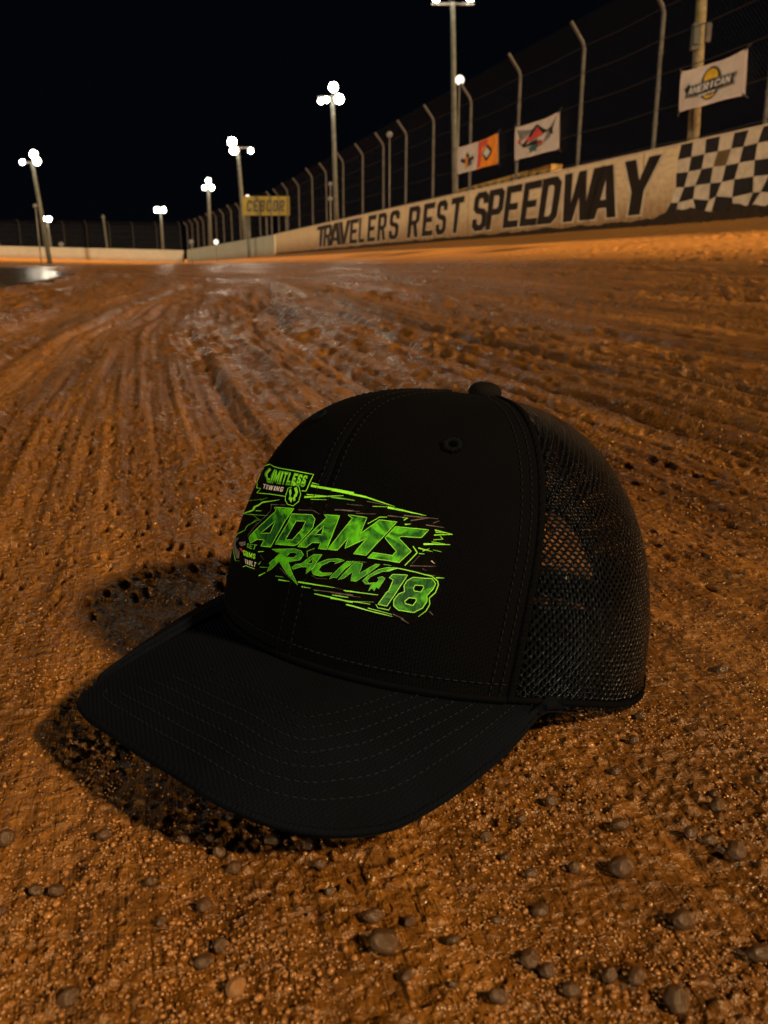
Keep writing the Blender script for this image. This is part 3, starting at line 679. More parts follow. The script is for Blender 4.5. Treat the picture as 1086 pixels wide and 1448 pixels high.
def mesh_mat():
    t = NT('open_black_mesh'); uvn = t.n('ShaderNodeUVMap'); v = (uvn, 'UV')
    wob = t.n('ShaderNodeVectorMath', {0: v, 1: t.n('ShaderNodeVectorMath', {0: (t.noise(v, 60, 2), 'Color'), 1: (.0011, .0011, 0)}, operation='MULTIPLY')}, operation='ADD')
    mp = t.n('ShaderNodeMapping', {'Vector': t.n('ShaderNodeMapping', {'Vector': wob, 'Scale': (1/.0024, 1/.00215, 1)}), 'Rotation': (0, 0, R(45)), 'Scale': (.7071*2**.5/1.0, .7071*2**.5/1.0, 1)})
    vo = t.n('ShaderNodeTexVoronoi', {'Vector': mp, 'Scale': 1.0, 'Randomness': .10}, feature='F1')
    d = (vo, 'Distance')
    solid = t.math('GREATER_THAN', d, .335); t.link(solid, 'Alpha')
    t.b.inputs['Base Color'].default_value = (.0015, .0022, .004, 1); t.b.inputs['Roughness'].default_value = .22; t.b.inputs['Specular IOR Level'].default_value = .2
    nz = t.noise(v, 1400, 2); t.b.inputs['Specular Tint'].default_value = (.55, .8, 1, 1)
    hh = t.math('ADD', t.n('ShaderNodeMapRange', {0: d, 1: .3, 2: .7, 3: 1., 4: 0.}), t.math('MULTIPLY', nz, .5))
    t.link(t.bump(hh, 1., .0011), 'Normal'); return t.m
M['mesh'] = mesh_mat()
def cuv(ph, u, pc=0.):
    th = u*np.pi/2; rho = np.maximum(np.cos(th), 1e-6)**.75
    return np.stack([.094*rho*(ph-pc), .155*u], -1)
# front panels: two pieces meeting at the centre seam
def cseam(u): return np.interp(u, [0, .12, .28, .47, .61, .77, 1], [.034, .053, .062, .036, -.016, -.10, -.10])
U = np.concatenate([np.linspace(-.02, .9, 80), np.linspace(.905, 1, 20)])
for sgn, lab in ((-1, None), (1, None)):
    s = np.linspace(0, 1, 90)[None]; u = U[:, None]
    e = sgn*seam(U)[:, None]; c = cseam(U)[:, None]
    ph = (e+(c-e)*s) if sgn < 0 else (c+(e-c)*s)
    uu = np.broadcast_to(u, ph.shape)
    crease = -.0007*np.exp(-((ph-c)/.012)**2)
    P = crown(ph, np.maximum(uu, 0), crease*np.sin(np.pi*np.clip(uu, .1, .9)))
    P[..., 2] += np.minimum(uu, 0)*.15
    sheet(P, 'front_panel', M['twill'], cap, cuv(ph, uu), .0011)
# mesh side panels, cut out over the opening at the back
def gap(u, side=1):
    V_ = u*.155; return np.where(V_ < .047, np.sqrt(np.maximum(0, 1-(V_/.047)**2))*.036/.094, 0.)
for sgn in (1, -1):
    s = np.linspace(0, 1, 160)[None]; u = U[:, None]; e0 = seam(U)[:, None]-.012; e1 = np.pi-gap(U)[:, None]
    ph = sgn*(e0+(e1-e0)*s)
    if sgn < 0: ph = ph[:, ::-1]
    uu = np.broadcast_to(u, ph.shape); P = crown(ph, np.maximum(uu, 0), -.0006); P[..., 2] += np.minimum(uu, 0)*.15
    sheet(P, 'mesh_panel', M['mesh'], cap, cuv(ph, uu, sgn*2.0), .0004)
def on_crown(ph, u, off): return crown(np.asarray(ph, float), np.asarray(u, float), off)
def strip(name, mat, parent, ph, u, half, h, side=None):
    """a raised tape following a line on the crown"""
    P = crown(ph, u, .0); T = np.gradient(P, axis=0); T /= np.linalg.norm(T, axis=1, keepdims=True)+1e-12
    P1 = crown(ph, u, .001); N = P1-P; N /= np.linalg.norm(N, axis=1, keepdims=True)+1e-12; B = np.cross(T, N)
    rows = [P+B*x*half+N*y*h for x, y in ((-1, -.5), (-.8, .7), (0, 1.), (.8, .7), (1, -.5))]
    return sheet(np.stack(rows, 1), name, mat, parent, np.stack([np.stack([np.linspace(0, .12, len(ph)), np.full(len(ph), k*.001)], -1) for k in range(5)], 1))
def dashes(P, N, name, mat, parent, L=.0021, gapf=.45, r=.00022, dip=.2):
    P = np.asarray(P); N = np.asarray(N); d = np.concatenate([[0], np.cumsum(np.linalg.norm(np.diff(P, axis=0), axis=1))])
    mb = MB(); s = 0.
    while s+L < d[-1]:
        ss = np.linspace(s, s+L, 4); q = np.stack([np.interp(ss, d, P[:, k]) for k in range(3)], 1); n_ = np.stack([np.interp(ss, d, N[:, k]) for k in range(3)], 1)
        q = q+n_*np.array([-.2, .6, .6, -.2])[:, None]*r*1.6; mb.tube([tuple(a) for a in q], [r*.6, r, r, r*.6], 5); s += L*(1+gapf)
    return mb.build(name, mat, parent, True)
uu = np.linspace(0.0, .97, 120)
for sgn in (1, -1):
    strip('seam_tape', M['twill'], cap, sgn*seam(uu), uu, .0016, .0010)
    for dd in (.045, .085):
        ph = sgn*(seam(uu)-dd/np.maximum(np.cos(uu*np.pi/2)**.7, .25)); P = crown(ph, uu, .0003); N = (crown(ph, uu, .0013)-P)*1000
        dashes(P, N, 'topstitch', M['thread_dark'], cap)
for dd in (-.035, .035):
    ph = cseam(uu)+dd/np.maximum(np.cos(uu*np.pi/2)**.7, .25); P = crown(ph, uu, .0003); dashes(P, (crown(ph, uu, .0013)-P)*1000, 'topstitch', M['thread_dark'], cap, r=.00018)
# stitch line and rolled hem along the foot of the crown
ph = np.linspace(-.95, .95, 160); P = crown(ph, ph*0+.032, .0003); dashes(P, (crown(ph, ph*0+.032, .0013)-P)*1000, 'topstitch', M['thread'], cap, r=.0002)
P = crown(ph, ph*0, .0004); mb = MB(); mb.tube([tuple(p) for p in P], .0013, 8); mb.build('hem', M['twill'], cap, True)
for sgn in (1, -1):
    ph = sgn*np.linspace(.95, np.pi-.39, 120); P = crown(ph, ph*0, -.0002); mb = MB(); mb.tube([tuple(p) for p in P], .0013, 8); mb.build('hem', M['hem'], cap, True)
# arch binding, sweatband, strap
a = np.linspace(0, np.pi, 60); P = crown(np.pi+.036/.094*np.cos(a), .047/.155*np.sin(a), .0003)
mb = MB(); mb.tube([tuple(p) for p in P], .0014, 8); mb.build('arch_binding', M['twill'], cap, True)
ph = np.linspace(-np.pi+.39, np.pi-.39, 200)[:, None]; u = np.linspace(0, .2, 10)[None]; ph2, u2 = np.broadcast_arrays(ph, u)
sheet(crown(ph2, u2, -.0028)[:, ::-1], 'sweatband', M['band'], cap, cuv(ph2, u2))
for sgn, off in ((1, .0008), (-1, -.0010)):
    ph = np.linspace(np.pi-.46, np.pi+.16, 30)[:, None]*sgn; z = np.array([.012, .10])[None]; ph2, u2 = np.broadcast_arrays(ph, z)
    sheet(crown(ph2, u2, off), 'snap_strap', M['plastic'], cap, None, .0012)
# button
ap = crown(np.array(0.), np.array(1.)); mb = MB(); prof = [(0, .0066), (.0030, .0064), (.0058, .0053), (.0076, .0032), (.0080, .0012), (.0074, -.0008), (.006, -.002)]
V = []; n = 32
for r_, z_ in prof:
    for k in range(n):
        b = 2*math.pi*k/n; rr = r_*(1+.01*math.sin(6*b)); V.append((ap[0]+rr*math.cos(b), ap[1]+rr*math.sin(b), ap[2]+z_))
F = [(i*n+k, (i+1)*n+k, (i+1)*n+(k+1) % n, i*n+(k+1) % n) for i in range(len(prof)-1) for k in range(n)]
mesh_obj('button', V, [f[::-1] for f in F], M['under'], cap, True)
# eyelets
for p0, u0 in ((.591, .6095), (-.46, .64)):
    c = Vector(crown(np.array(p0), np.array(u0), .0003)); n_ = (Vector(crown(np.array(p0), np.array(u0), .001))-c).normalized()
    t1 = n_.cross(Vector((0, 0, 1))).normalized(); t2 = n_.cross(t1)
    hb = MB(); hb.add([c-n_*.0002+n_*.0005]+[c+n_*.0005+t1*.0022*math.cos(k*.4)+t2*.0022*math.sin(k*.4) for k in range(16)], [(0, 1+k, 1+(k+1) % 16) for k in range(16)])
    mb = MB()
    for k in range(26):
        b = 2*math.pi*k/26+rng.uniform(-.04, .04); d = t1*math.cos(b)+t2*math.sin(b); q = rng.uniform(.92, 1.1)
        mb.tube([c+d*.0018+n_*.0002, c+d*.0026+n_*.0011, c+d*.0033*q+n_*.0008, c+d*.0038*q-n_*.0002], .00045, 6)
    eo = mb.build('eyelet', M['eyelet'], cap, True); hb.build('eyelet_hole', M['hole'], eo)
# bill: outline in world metres, laid on a slightly arched sheet
OUT = np.array([(-.0670,.3760,.0335),(-.0775,.3680,.0310),(-.0905,.3535,.0275),(-.1078,.3290,.0228),(-.1140,.3170,.0206),(-.1162,.3060,.0196),(-.1120,.2985,.0196),(-.1000,.2850,.0208),(-.0822,.2665,.0222),(-.0665,.2525,.0224),(-.0534,.2412,.0218),(-.0420,.2352,.0200),(-.0307,.2325,.0176),(-.0200,.2330,.0150),(-.0090,.2368,.0122),(.0040,.2432,.0104),(.0150,.2515,.0110),(.0254,.2605,.0122),(.0392,.2735,.0152),(.0520,.2890,.0184),(.0600,.3020,.0205),(.0680,.3180,.0215)])
def catmull(P, n):
    P = np.asarray(P); d = np.concatenate([[0], np.cumsum(np.linalg.norm(np.diff(P, axis=0), axis=1))]); s = np.linspace(0, d[-1], n)
    m = np.gradient(P, d, axis=0); i = np.clip(np.searchsorted(d, s)-1, 0, len(P)-2); h = (d[i+1]-d[i]); t = ((s-d[i])/h)[:, None]; h = h[:, None]
    return (2*t**3-3*t**2+1)*P[i]+(t**3-2*t**2+t)*h*m[i]+(-2*t**3+3*t**2)*P[i+1]+(t**3-t**2)*h*m[i+1]
NVB = 221; outw = catmull(OUT, NVB); vv = np.linspace(-1, 1, NVB)
outl = np.array([tuple(CI @ Vector(p)) for p in outw])
inph = np.interp(vv, [-1, -.45, -.2, .2, .55, 1], [-1.18, -.80, -.32, .32, .85, 1.32])
inl = crown(inph, inph*0, -.0016); inl[:, 2] -= .0015
W = np.linspace(0, 1, 70)
def billP(w_, lift=0.):
    w_ = np.asarray(w_)[None, :, None]; P = inl[:, None]*(1-w_)+outl[:, None]*w_
    b = np.cos(vv*np.pi/2)[:, None]**.8
    P = P.copy(); P[..., 2] += (.0045*np.sin(np.pi*w_[..., 0])*b+.0012*np.sin(np.pi*w_[..., 0])*np.sin(vv*5)[:, None]*b+lift)
    return P
P = billP(W); Lr = np.linalg.norm(outl-inl, axis=1)
uvb = np.stack([np.broadcast_to((vv*.11)[:, None], P.shape[:2]), Lr[:, None]*W[None]], -1)
uvb = np.stack([P[..., 1], P[..., 0]], -1)
bl = sheet(P, 'bill', M['bill'], cap, uvb, .0021, -1)
sheet(P[::-1]-np.array([0, 0, .0032]), 'underbill', M['under'], bl, uvb)
mb = MB(); mb.tube([tuple(p-np.array([0, 0, .0011])) for p in outl[:-16]], [.0014]*(NVB-30)+[.0012]*8+[.0007]*6, 8); eb = mb.build('edge_binding', M['bill'], bl, True)
uvl = eb.data.uv_layers.new(name='UVMap')
for lp in eb.data.loops: c_ = eb.data.vertices[lp.vertex_index].co; uvl.data[lp.index].uv = (c_.y, c_.x+c_.z)
for k, dk in enumerate([.0080, .0135, .0190, .0245, .0300, .0355, .0410]):
    if k == 0:
        Sg = billP(np.linspace(0, 1, 90)); A0 = outl[:-1, :2]; B0 = outl[1:, :2]; AB = B0-A0; D2 = np.zeros(Sg.shape[:2])
        for i in range(NVB):
            q = Sg[i][:, None, :2]-A0[None]; tt_ = np.clip((q*AB).sum(-1)/(AB**2).sum(-1), 0, 1); D2[i] = np.sqrt(((q-tt_[..., None]*AB)**2).sum(-1)).min(-1)
    S = billP(np.linspace(0, 1, 90))
    row = []; nrm = []
    for i in range(6, NVB-6, 1):
        d_ = D2[i]; j = np.where((d_[:-1] >= dk) & (d_[1:] < dk))[0]
        if len(j) == 0: 
            if len(row) > 10: dashes(np.array(row), np.array(nrm), 'stitch_row', M['thread_dark'] if k > 4 else M['thread'], bl, r=.00019)
            row = []; nrm = []; continue
        j = j[-1]; f_ = (d_[j]-dk)/(d_[j]-d_[j+1]+1e-12); q = S[i, j]*(1-f_)+S[i, j+1]*f_; q = q+np.array([0, 0, .0002])
        if row and np.linalg.norm(q-row[-1]) > .006: 
            if len(row) > 10: dashes(np.array(row), np.array(nrm), 'stitch_row', M['thread'], bl, r=.00019)
            row = []; nrm = []
        row.append(q); nrm.append((0, 0, 1.))
    if len(row) > 10: dashes(np.array(row), np.array(nrm), 'stitch_row', M['thread'], bl, r=.00019)

# ---------------------------------------------------------------- printed logo, drawn on a flat sheet and laid onto the crown
LT= [-742,382,-742,391,-742,401,-742,411,-738,423,-742,433,-742,446,-740,459,-712,465,-387,489,-305,496,-237,503,-177,509,-124,514,-73,519,-27,524,18,529,60,533,100,537,139,541,177,545,215,549,251,553,287,556,322,560,357,563,392,566,427,569,461,573,495,576,530,579,565,582,600,585,635,587,672,590,-742,366,-742,375,-742,385,-742,395,-742,406,-742,417,-738,429,-828,428,-414,460,-328,468,-257,475,-196,482,-142,487,-91,493,-44,497,1,502,43,507,84,511,123,515,160,519,198,522,233,526,269,530,304,533,338,537,372,540,406,543,440,546,474,549,507,552,540,555,575,557,609,560,643,563,679,566,-742,349,-742,359,-742,368,-742,378,-745,388,-745,398,-711,410,-449,432,-356,441,-282,449,-219,455,-163,461,-110,466,-62,472,-17,476,25,481,66,485,105,489,143,493,179,497,215,501,250,504,285,508,319,511,352,514,386,518,418,521,451,524,484,527,517,529,550,532,583,535,617,537,650,540,684,542,-742,334,-742,342,-742,351,-742,360,-738,371,-744,381,-708,387,-391,414,-311,422,-243,429,-185,436,-132,441,-83,446,-37,451,5,456,46,460,85,465,124,469,160,473,196,476,231,480,265,484,299,487,332,490,365,493,397,496,430,499,462,502,494,505,526,508,558,511,591,513,624,516,656,518,690,521,-738,317,-742,325,-738,334,-738,343,-738,352,-723,360,-433,387,-344,396,-274,404,-212,410,-156,416,-107,422,-61,427,-16,432,26,436,65,441,103,445,140,449,176,453,211,456,245,460,279,463,312,467,345,470,376,473,408,476,440,479,472,481,503,484,535,487,567,490,598,492,630,495,662,497,694,499,-738,300,-738,308,-742,316,-738,325,-743,334,-486,359,-384,370,-306,378,-241,385,-184,392,-132,398,-83,403,-38,408,4,412,43,417,83,421,120,426,156,429,191,433,225,436,259,440,291,444,324,447,355,450,387,453,418,456,450,459,481,461,512,464,542,467,574,469,604,472,635,474,667,476,699,479,-738,282,-738,290,-742,297,-738,307,-758,310,-433,342,-346,352,-274,360,-215,367,-159,373,-110,379,-63,384,-20,389,21,394,60,398,98,403,134,407,170,411,204,414,237,418,270,421,303,424,334,427,366,431,397,434,428,437,458,439,489,442,519,444,550,447,581,450,610,452,641,455,672,457,703,459,-738,265,-735,273,-742,279,-738,287,-783,286,-390,326,-313,335,-247,342,-189,349,-138,355,-90,361,-45,366,-3,371,37,375,76,380,112,384,148,388,183,392,216,395,249,399,282,403,313,406,345,409,376,412,406,415,436,418,467,421,496,423,526,426,557,428,587,431,617,433,647,435,677,437,708,440,-738,247,-735,255,-738,261,-721,269,-447,298,-356,309,-284,318,-222,325,-167,332,-118,338,-72,343,-28,348,12,353,52,357,89,362,125,366,160,371,195,374,227,377,260,381,292,384,323,388,354,391,384,394,415,397,445,400,474,402,504,405,533,407,563,410,592,412,622,415,652,417,682,419,711,421,-731,230,-731,236,-733,243,-728,247,-408,282,-327,292,-259,300,-201,308,-148,314,-100,320,-55,326,-13,331,27,336,65,340,102,345,137,349,172,353,205,356,238,360,270,363,301,366,332,370,362,373,393,376,422,379,452,382,481,384,511,387,540,389,568,392,598,394,627,397,657,398,686,401,716,403,-731,212,-731,218,-735,223,-551,245,-376,266,-301,276,-237,283,-181,291,-131,297,-83,303,-40,308,1,313,40,318,78,323,114,327,149,331,183,335,216,339,248,342,279,346,310,349,341,352,371,356,400,358,430,361,459,364,488,366,517,369,546,372,575,374,603,377,632,379,661,381,690,383,720,385,-728,193,-724,200,-715,205,-437,238,-349,250,-278,259,-218,267,-163,274,-114,280,-69,286,-26,291,14,296,53,301,89,306,125,310,159,314,192,318,225,322,257,325,288,329,319,332,348,335,378,338,408,341,437,344,466,346,495,349,523,352,551,354,580,357,609,359,637,361,666,363,694,365,724,367,-728,175,-731,180,-728,183,-407,223,-325,234,-258,242,-200,250,-148,257,-100,263,-55,269,-13,275,26,280,64,284,100,289,135,293,169,297,202,301,234,305,265,308,296,311,327,315,356,318,386,321,415,324,444,327,472,330,500,332,529,335,557,337,585,339,613,342,641,344,670,346,699,348,727,350,-724,157,-724,161,-811,153,-381,207,-304,217,-240,226,-184,234,-132,241,-86,247,-43,253,-2,258,36,263,74,268,110,272,145,276,178,281,211,284,242,288,274,292,304,295,334,299,363,302,392,305,421,307,450,310,478,313,506,316,534,318,562,320,590,323,618,325,646,327,674,329,702,331,731,333,-717,138,-732,141,-451,178,-359,191,-285,201,-224,210,-170,217,-120,224,-74,230,-31,236,9,242,47,247,84,251,119,256,154,260,187,264,219,268,250,272,281,275,311,279,341,282,370,285,399,288,427,291,456,294,484,296,512,299,540,302,568,304,595,306,623,308,651,310,678,313,706,314,734,316,-714,120,-706,124,-426,162,-338,175,-268,185,-209,193,-156,201,-107,208,-62,214,-20,220,19,225,57,230,93,235,128,239,162,244,195,248,226,252,258,255,289,259,318,262,348,265,376,269,405,272,433,275,461,277,489,280,517,282,544,285,572,287,600,290,627,292,655,294,682,296,710,298,738,300,-717,100,-706,104,-402,147,-320,159,-253,169,-195,177,-144,185,-96,191,-52,198,-10,204,29,209,67,214,102,219,137,223,170,227,202,232,234,236,265,239,295,243,325,246,354,250,383,253,411,256,439,259,467,261,495,264,522,267,549,269,577,271,604,273,631,276,659,278,686,280,713,282,741,283,-709,83,-775,75,-383,131,-304,143,-240,153,-183,161,-132,169,-85,175,-41,182,-2,188,38,193,75,198,110,203,144,207,177,212,210,216,241,220,271,224,301,227,331,230,360,233,389,237,417,240,445,243,472,245,500,248,527,250,554,253,581,255,608,258,636,260,662,262,690,264,717,266,745,267,-709,64,-766,57,-366,115,-290,127,-226,137,-172,145,-121,153,-76,160,-33,166,8,172,46,177,82,182,118,187,152,192,184,196,216,200,247,204,278,207,308,211,337,215,366,218,394,221,422,224,450,227,477,230,505,232,532,235,558,237,586,239,613,242,639,244,666,246,693,248,720,250,747,251,-703,45,-447,84,-350,99,-278,111,-215,121,-161,129,-111,137,-66,143,-24,150,16,156,53,161,90,166,125,171,159,175,191,180,223,184,254,188,283,192,313,195,342,198,371,202,399,205,427,208,455,211,482,214,509,216,536,219,563,221,589,224,617,226,643,228,670,230,697,232,724,234,750,236,-649,34,-429,69,-337,83,-266,95,-205,105,-152,113,-103,121,-58,128,-16,134,24,140,61,145,97,151,132,155,165,160,198,164,229,169,260,172,289,176,319,180,348,183,376,186,404,189,432,192,460,195,487,198,514,201,541,203,568,206,594,208,620,210,647,212,674,215,700,216,727,218,754,220,-555,30,-414,53,-325,67,-257,79,-196,89,-143,97,-95,105,-51,112,-9,118,30,124,68,129,103,135,138,140,171,144,203,149,235,153,265,157,295,160,324,164,353,168,381,171,409,174,437,177,464,180,491,183,518,186,545,188,571,190,598,192,624,195,651,197,677,199,704,201,730,203,757,204,-534,15,-402,37,-316,51,-247,63,-188,73,-135,81,-88,89,-44,96,-2,102,37,108,74,114,110,119,144,124,177,129,209,133,240,137,270,141,300,145,329,149,358,152,386,155,414,158,441,162,469,165,495,167,522,170,549,172,575,175,602,177,628,180,655,181,681,183,707,186,734,187,760,189,-473,10,-390,21,-306,35,-239,47,-180,56,-128,65,-81,73,-37,80,4,86,43,92,80,98,115,103,149,108,182,113,214,117,245,122,275,126,305,129,334,134,362,137,390,140,418,143,446,146,473,149,500,152,526,155,553,157,579,160,606,162,632,164,658,166,684,168,711,170,737,172,764,174,-414,10,-367,10,-299,19,-231,31,-173,40,-121,49,-74,57,-30,64,11,71,49,77,85,82,121,88,155,93,187,97,219,102,250,106,280,111,310,114,338,118,367,121,395,125,423,128,450,131,477,134,504,137,530,139,557,142,583,144,610,146,636,149,662,151,688,153,714,155,740,157,767,158,-369,10,-323,10,-278,10,-225,14,-166,24,-115,33,-68,41,-25,48,16,55,54,61,90,67,126,72,160,77,192,82,224,86,254,91,285,95,314,99,343,103,371,106,399,109,427,113,454,116,481,119,508,122,534,124,561,126,587,129,613,131,639,134,665,135,691,138,718,140,744,141,770,143,-330,10,-288,10,-247,10,-201,10,-159,10,-110,17,-64,25,-20,33,20,39,59,45,95,51,130,57,164,62,196,66,228,71,259,76,289,80,318,83,347,87,376,91,404,94,431,97,458,100,485,103,512,106,538,109,564,111,590,114,617,116,643,118,669,120,694,122,721,124,746,126,773,128]
LT = np.array(LT, float).reshape(27, 35, 2)/1000
def lay(P, off):
    P = np.asarray(P, float).copy(); xe = np.interp(P[:, 1], [640, 660, 676, 700, 740, 776, 822], [387, 375, 366, 355, 339.5, 330, 321.5])
    P[:, 0] = np.where(P[:, 0] < xe+26, xe+3.5+(np.maximum(P[:, 0], xe-8)-(xe-6))*22.5/32, P[:, 0]); x = np.clip((P[:, 0]-320)/10, 0, 33.999); y = np.clip((P[:, 1]-640)/10, 0, 25.999)
    i = x.astype(int); j = y.astype(int); fx = (x-i)[:, None]; fy = (y-j)[:, None]
    T = (LT[j, i]*(1-fx)+LT[j, i+1]*fx)*(1-fy)+(LT[j+1, i]*(1-fx)+LT[j+1, i+1]*fx)*fy
    return crown(T[:, 0], T[:, 1], off)
SC = 180/1086
ORG = {1: (320, 640), 2: (470, 670), 3: (320, 740), 4: (470, 760)}
def px(c, pts): return [(ORG[c][0]+x*SC, ORG[c][1]+y*SC) for x, y in pts]
def green(name, hi, lo, scale):
    t = NT(name); tcn = t.n('ShaderNodeTexCoord'); v = (tcn, 'Object')
    n = t.noise(t.n('ShaderNodeMapping', {'Vector': v, 'Rotation': (0, 0, 0), 'Scale': (1, 1, 1.6)}), scale, 4, .6, 1.2)
    f = t.noise(t.n('ShaderNodeMapping', {'Vector': v, 'Rotation': (0, R(40), 0), 'Scale': (1, 1, .12)}), 900, 3)
    r = t.ramp(n, [(.43, lo), (.52, tuple((a+b)/2 for a, b in zip(hi, lo))), (.60, hi)])
    m = t.mix(t.ramp(f, [(.4, .0), (.7, .45)]), r, tuple(x*.45 for x in hi)); t.link(m, 'Base Color'); t.b.inputs['Roughness'].default_value = .5
    t.b.inputs['Specular IOR Level'].default_value = .1
    return t.m
M['g_letter'] = green('green_ink', (.085, .50, .010), (.003, .04, .016), 75)
M['g_race'] = green('green_brush_ink', (.085, .50, .010), (.02, .16, .02), 120)
M['lime'] = pmat('lime_ink', (.24, .90, .035), .5, 0, .25, 200)
M['lime_dim'] = pmat('dull_lime_ink', (.09, .42, .02), .5, 0, .5, 200)
M['print_black'] = pmat('print_black', (.0012, .0013, .0012), .9, 0, .6, 300, spec=.05)
M['print_grey'] = pmat('print_grey', (.10, .09, .10), .7, 0, .6, 300, spec=.15)
M['print_white'] = pmat('print_white', (.62, .60, .62), .5, 0, .2, 300)
M['print_red'] = pmat('print_red', (.4, .03, .03), .5)
LG = {}
def logo_poly(part, mat, pts, holes=(), off=.0004, step=4.):
    P, F = fill(pts, holes, step); m = LG.setdefault((part, mat), MB()); m.add(lay(P, off), [f[::-1] for f in F])
def ribbon(part, mat, pts, w_, off=.00055, closed=False):
    """a line of varying width along a polyline in the flat drawing"""
    P = [pts[0]]; ws = [w_[0] if hasattr(w_, '__len__') else w_]
    L = pts+[pts[0]] if closed else pts; n = len(L)-1
    wf = (lambda s: np.interp(s, np.linspace(0, 1, len(w_)), w_)) if hasattr(w_, '__len__') else (lambda s: w_)
    P = []; ws = []
    for i, (a, b) in enumerate(zip(L[:-1], L[1:])):
        k = max(1, int(math.hypot(b[0]-a[0], b[1]-a[1])/4))
        for j in range(k): P.append((a[0]+(b[0]-a[0])*j/k, a[1]+(b[1]-a[1])*j/k)); ws.append(wf((i+j/k)/n))
    P.append(L[-1]); ws.append(wf(1.)); P = np.array(P, float); T = np.gradient(P, axis=0) if len(P) > 2 else np.array([P[1]-P[0]]*2)
    if closed: T[0] = T[-1] = P[1]-P[-2]
    T /= np.linalg.norm(T, axis=1, keepdims=True)+1e-9; Nn = np.stack([-T[:, 1], T[:, 0]], -1)*np.array(ws)[:, None]/2
    A_ = lay(P+Nn, off); B_ = lay(P-Nn, off); m = LG.setdefault((part, mat), MB())
    V = [v for ab in zip(A_, B_) for v in ab]; m.add(V, [(2*i, 2*i+1, 2*i+3, 2*i+2) for i in range(len(P)-1)])
BIG = [
 (1, [(440,470),(597,482),(520,590),(397,808),(318,800),(350,748),(290,742),(232,775),(212,728),(452,502)], [[(320,692),(448,582),(398,690)]]),
 (1, [(578,527),(742,535),(765,570),(745,645),(622,782),(590,797),(435,783),(545,600)], [[(612,585),(690,588),(662,650),(577,748),(520,745)]]),
 (1, [(840,535),(968,545),(915,690),(862,828),(793,822),(815,772),(742,770),(690,812),(620,805),(728,690),(862,560)], [[(762,705),(838,628),(820,702)]]),
 (2, [(-33,647),(170,385),(135,355),(295,378),(240,515),(400,400),(552,415),(292,697),(185,685),(300,550),(112,640),(140,548),(45,655)], []),
 (2, [(540,455),(825,482),(760,548),(590,538),(568,552),(675,662),(575,757),(307,718),(352,675),(515,700),(550,665),(452,550)], [])]
RAC = [
 (3, [(410,222),(590,220),(650,238),(670,270),(640,312),(540,332),(580,440),(622,527),(530,432),(465,325),(400,390),(362,413),(395,355),(378,345),(430,300),(480,250),(450,245)], [[(520,290),(560,250),(605,250),(615,270),(590,295)]]),
 (3, [(755,268),(825,270),(770,345),(752,380),(690,430),(700,375),(650,372),(580,393),(570,380),(600,352),(650,345)], [[(700,345),(755,295),(740,345)]]),
 (3, [(1015,318),(960,305),(870,310),(780,345),(738,400),(755,440),(820,452),(900,440),(912,425),(830,425),(795,400),(820,360),(900,325),(950,330),(930,350)], []),
 (4, [(130,205),(190,210),(115,270),(45,345),(20,340),(-15,354),(-5,335),(60,270)], []),
 (4, [(200,213),(265,225),(235,310),(375,230),(412,235),(320,300),(210,375),(165,368),(185,290),(110,345),(58,362),(120,295)], []),
 (4, [(560,258),(480,258),(400,275),(310,325),(265,370),(290,395),(345,398),(315,455),(345,430),(365,452),(380,420),(400,435),(455,350),(430,335),(390,345),(405,362),(385,385),(320,390),(300,372),(330,335),(430,292),(490,290)], [])]
NUM = [
 (4, [(520,315),(645,320),(560,450),(470,585),(396,568),(468,465),(485,455),(525,362),(490,345)], []),
 (4, [(690,340),(850,352),(882,395),(860,440),(808,495),(810,540),(770,600),(700,638),(570,618),(528,580),(530,530),(570,480),(620,460),(615,410),(640,370)], [[(710,405),(775,410),(782,430),(755,465),(700,455),(693,430)], [(655,512),(715,518),(718,540),(690,578),(630,565),(620,545)]])]
# black backing field with ragged right edge
logo_poly('logo_backing', 'print_black', px(1, [(310,105),(400,100),(770,185),(740,270),(1086,340)])+px(2, [(500,270),(790,350),(905,385),(960,465),(1040,515),(985,570),(1015,610),(940,680),(860,690),(895,760)])+px(4, [(885,240),(900,290),(955,345),(920,400),(930,450),(860,560),(830,630),(740,690),(660,745),(500,670),(120,570),(-60,500)])+px(3, [(640,520),(290,440),(150,385),(60,320),(60,260),(110,150)])+px(1, [(160,640),(230,560),(160,525),(250,440),(245,310)]), (), .00018, 6.)
for part, L_, mt, wd_ in (('team_lettering', BIG, 'g_letter', .75), ('racing_lettering', RAC, 'g_race', .4), ('number', NUM, 'g_letter', .9)):
    for c_, o_, hs in L_:
        logo_poly(part, mt, px(c_, o_), [px(c_, h) for h in hs], .0005, 4.)
        for loop in [o_, *hs]: ribbon(part, 'lime', px(c_, loop), wd_, .0007, True)
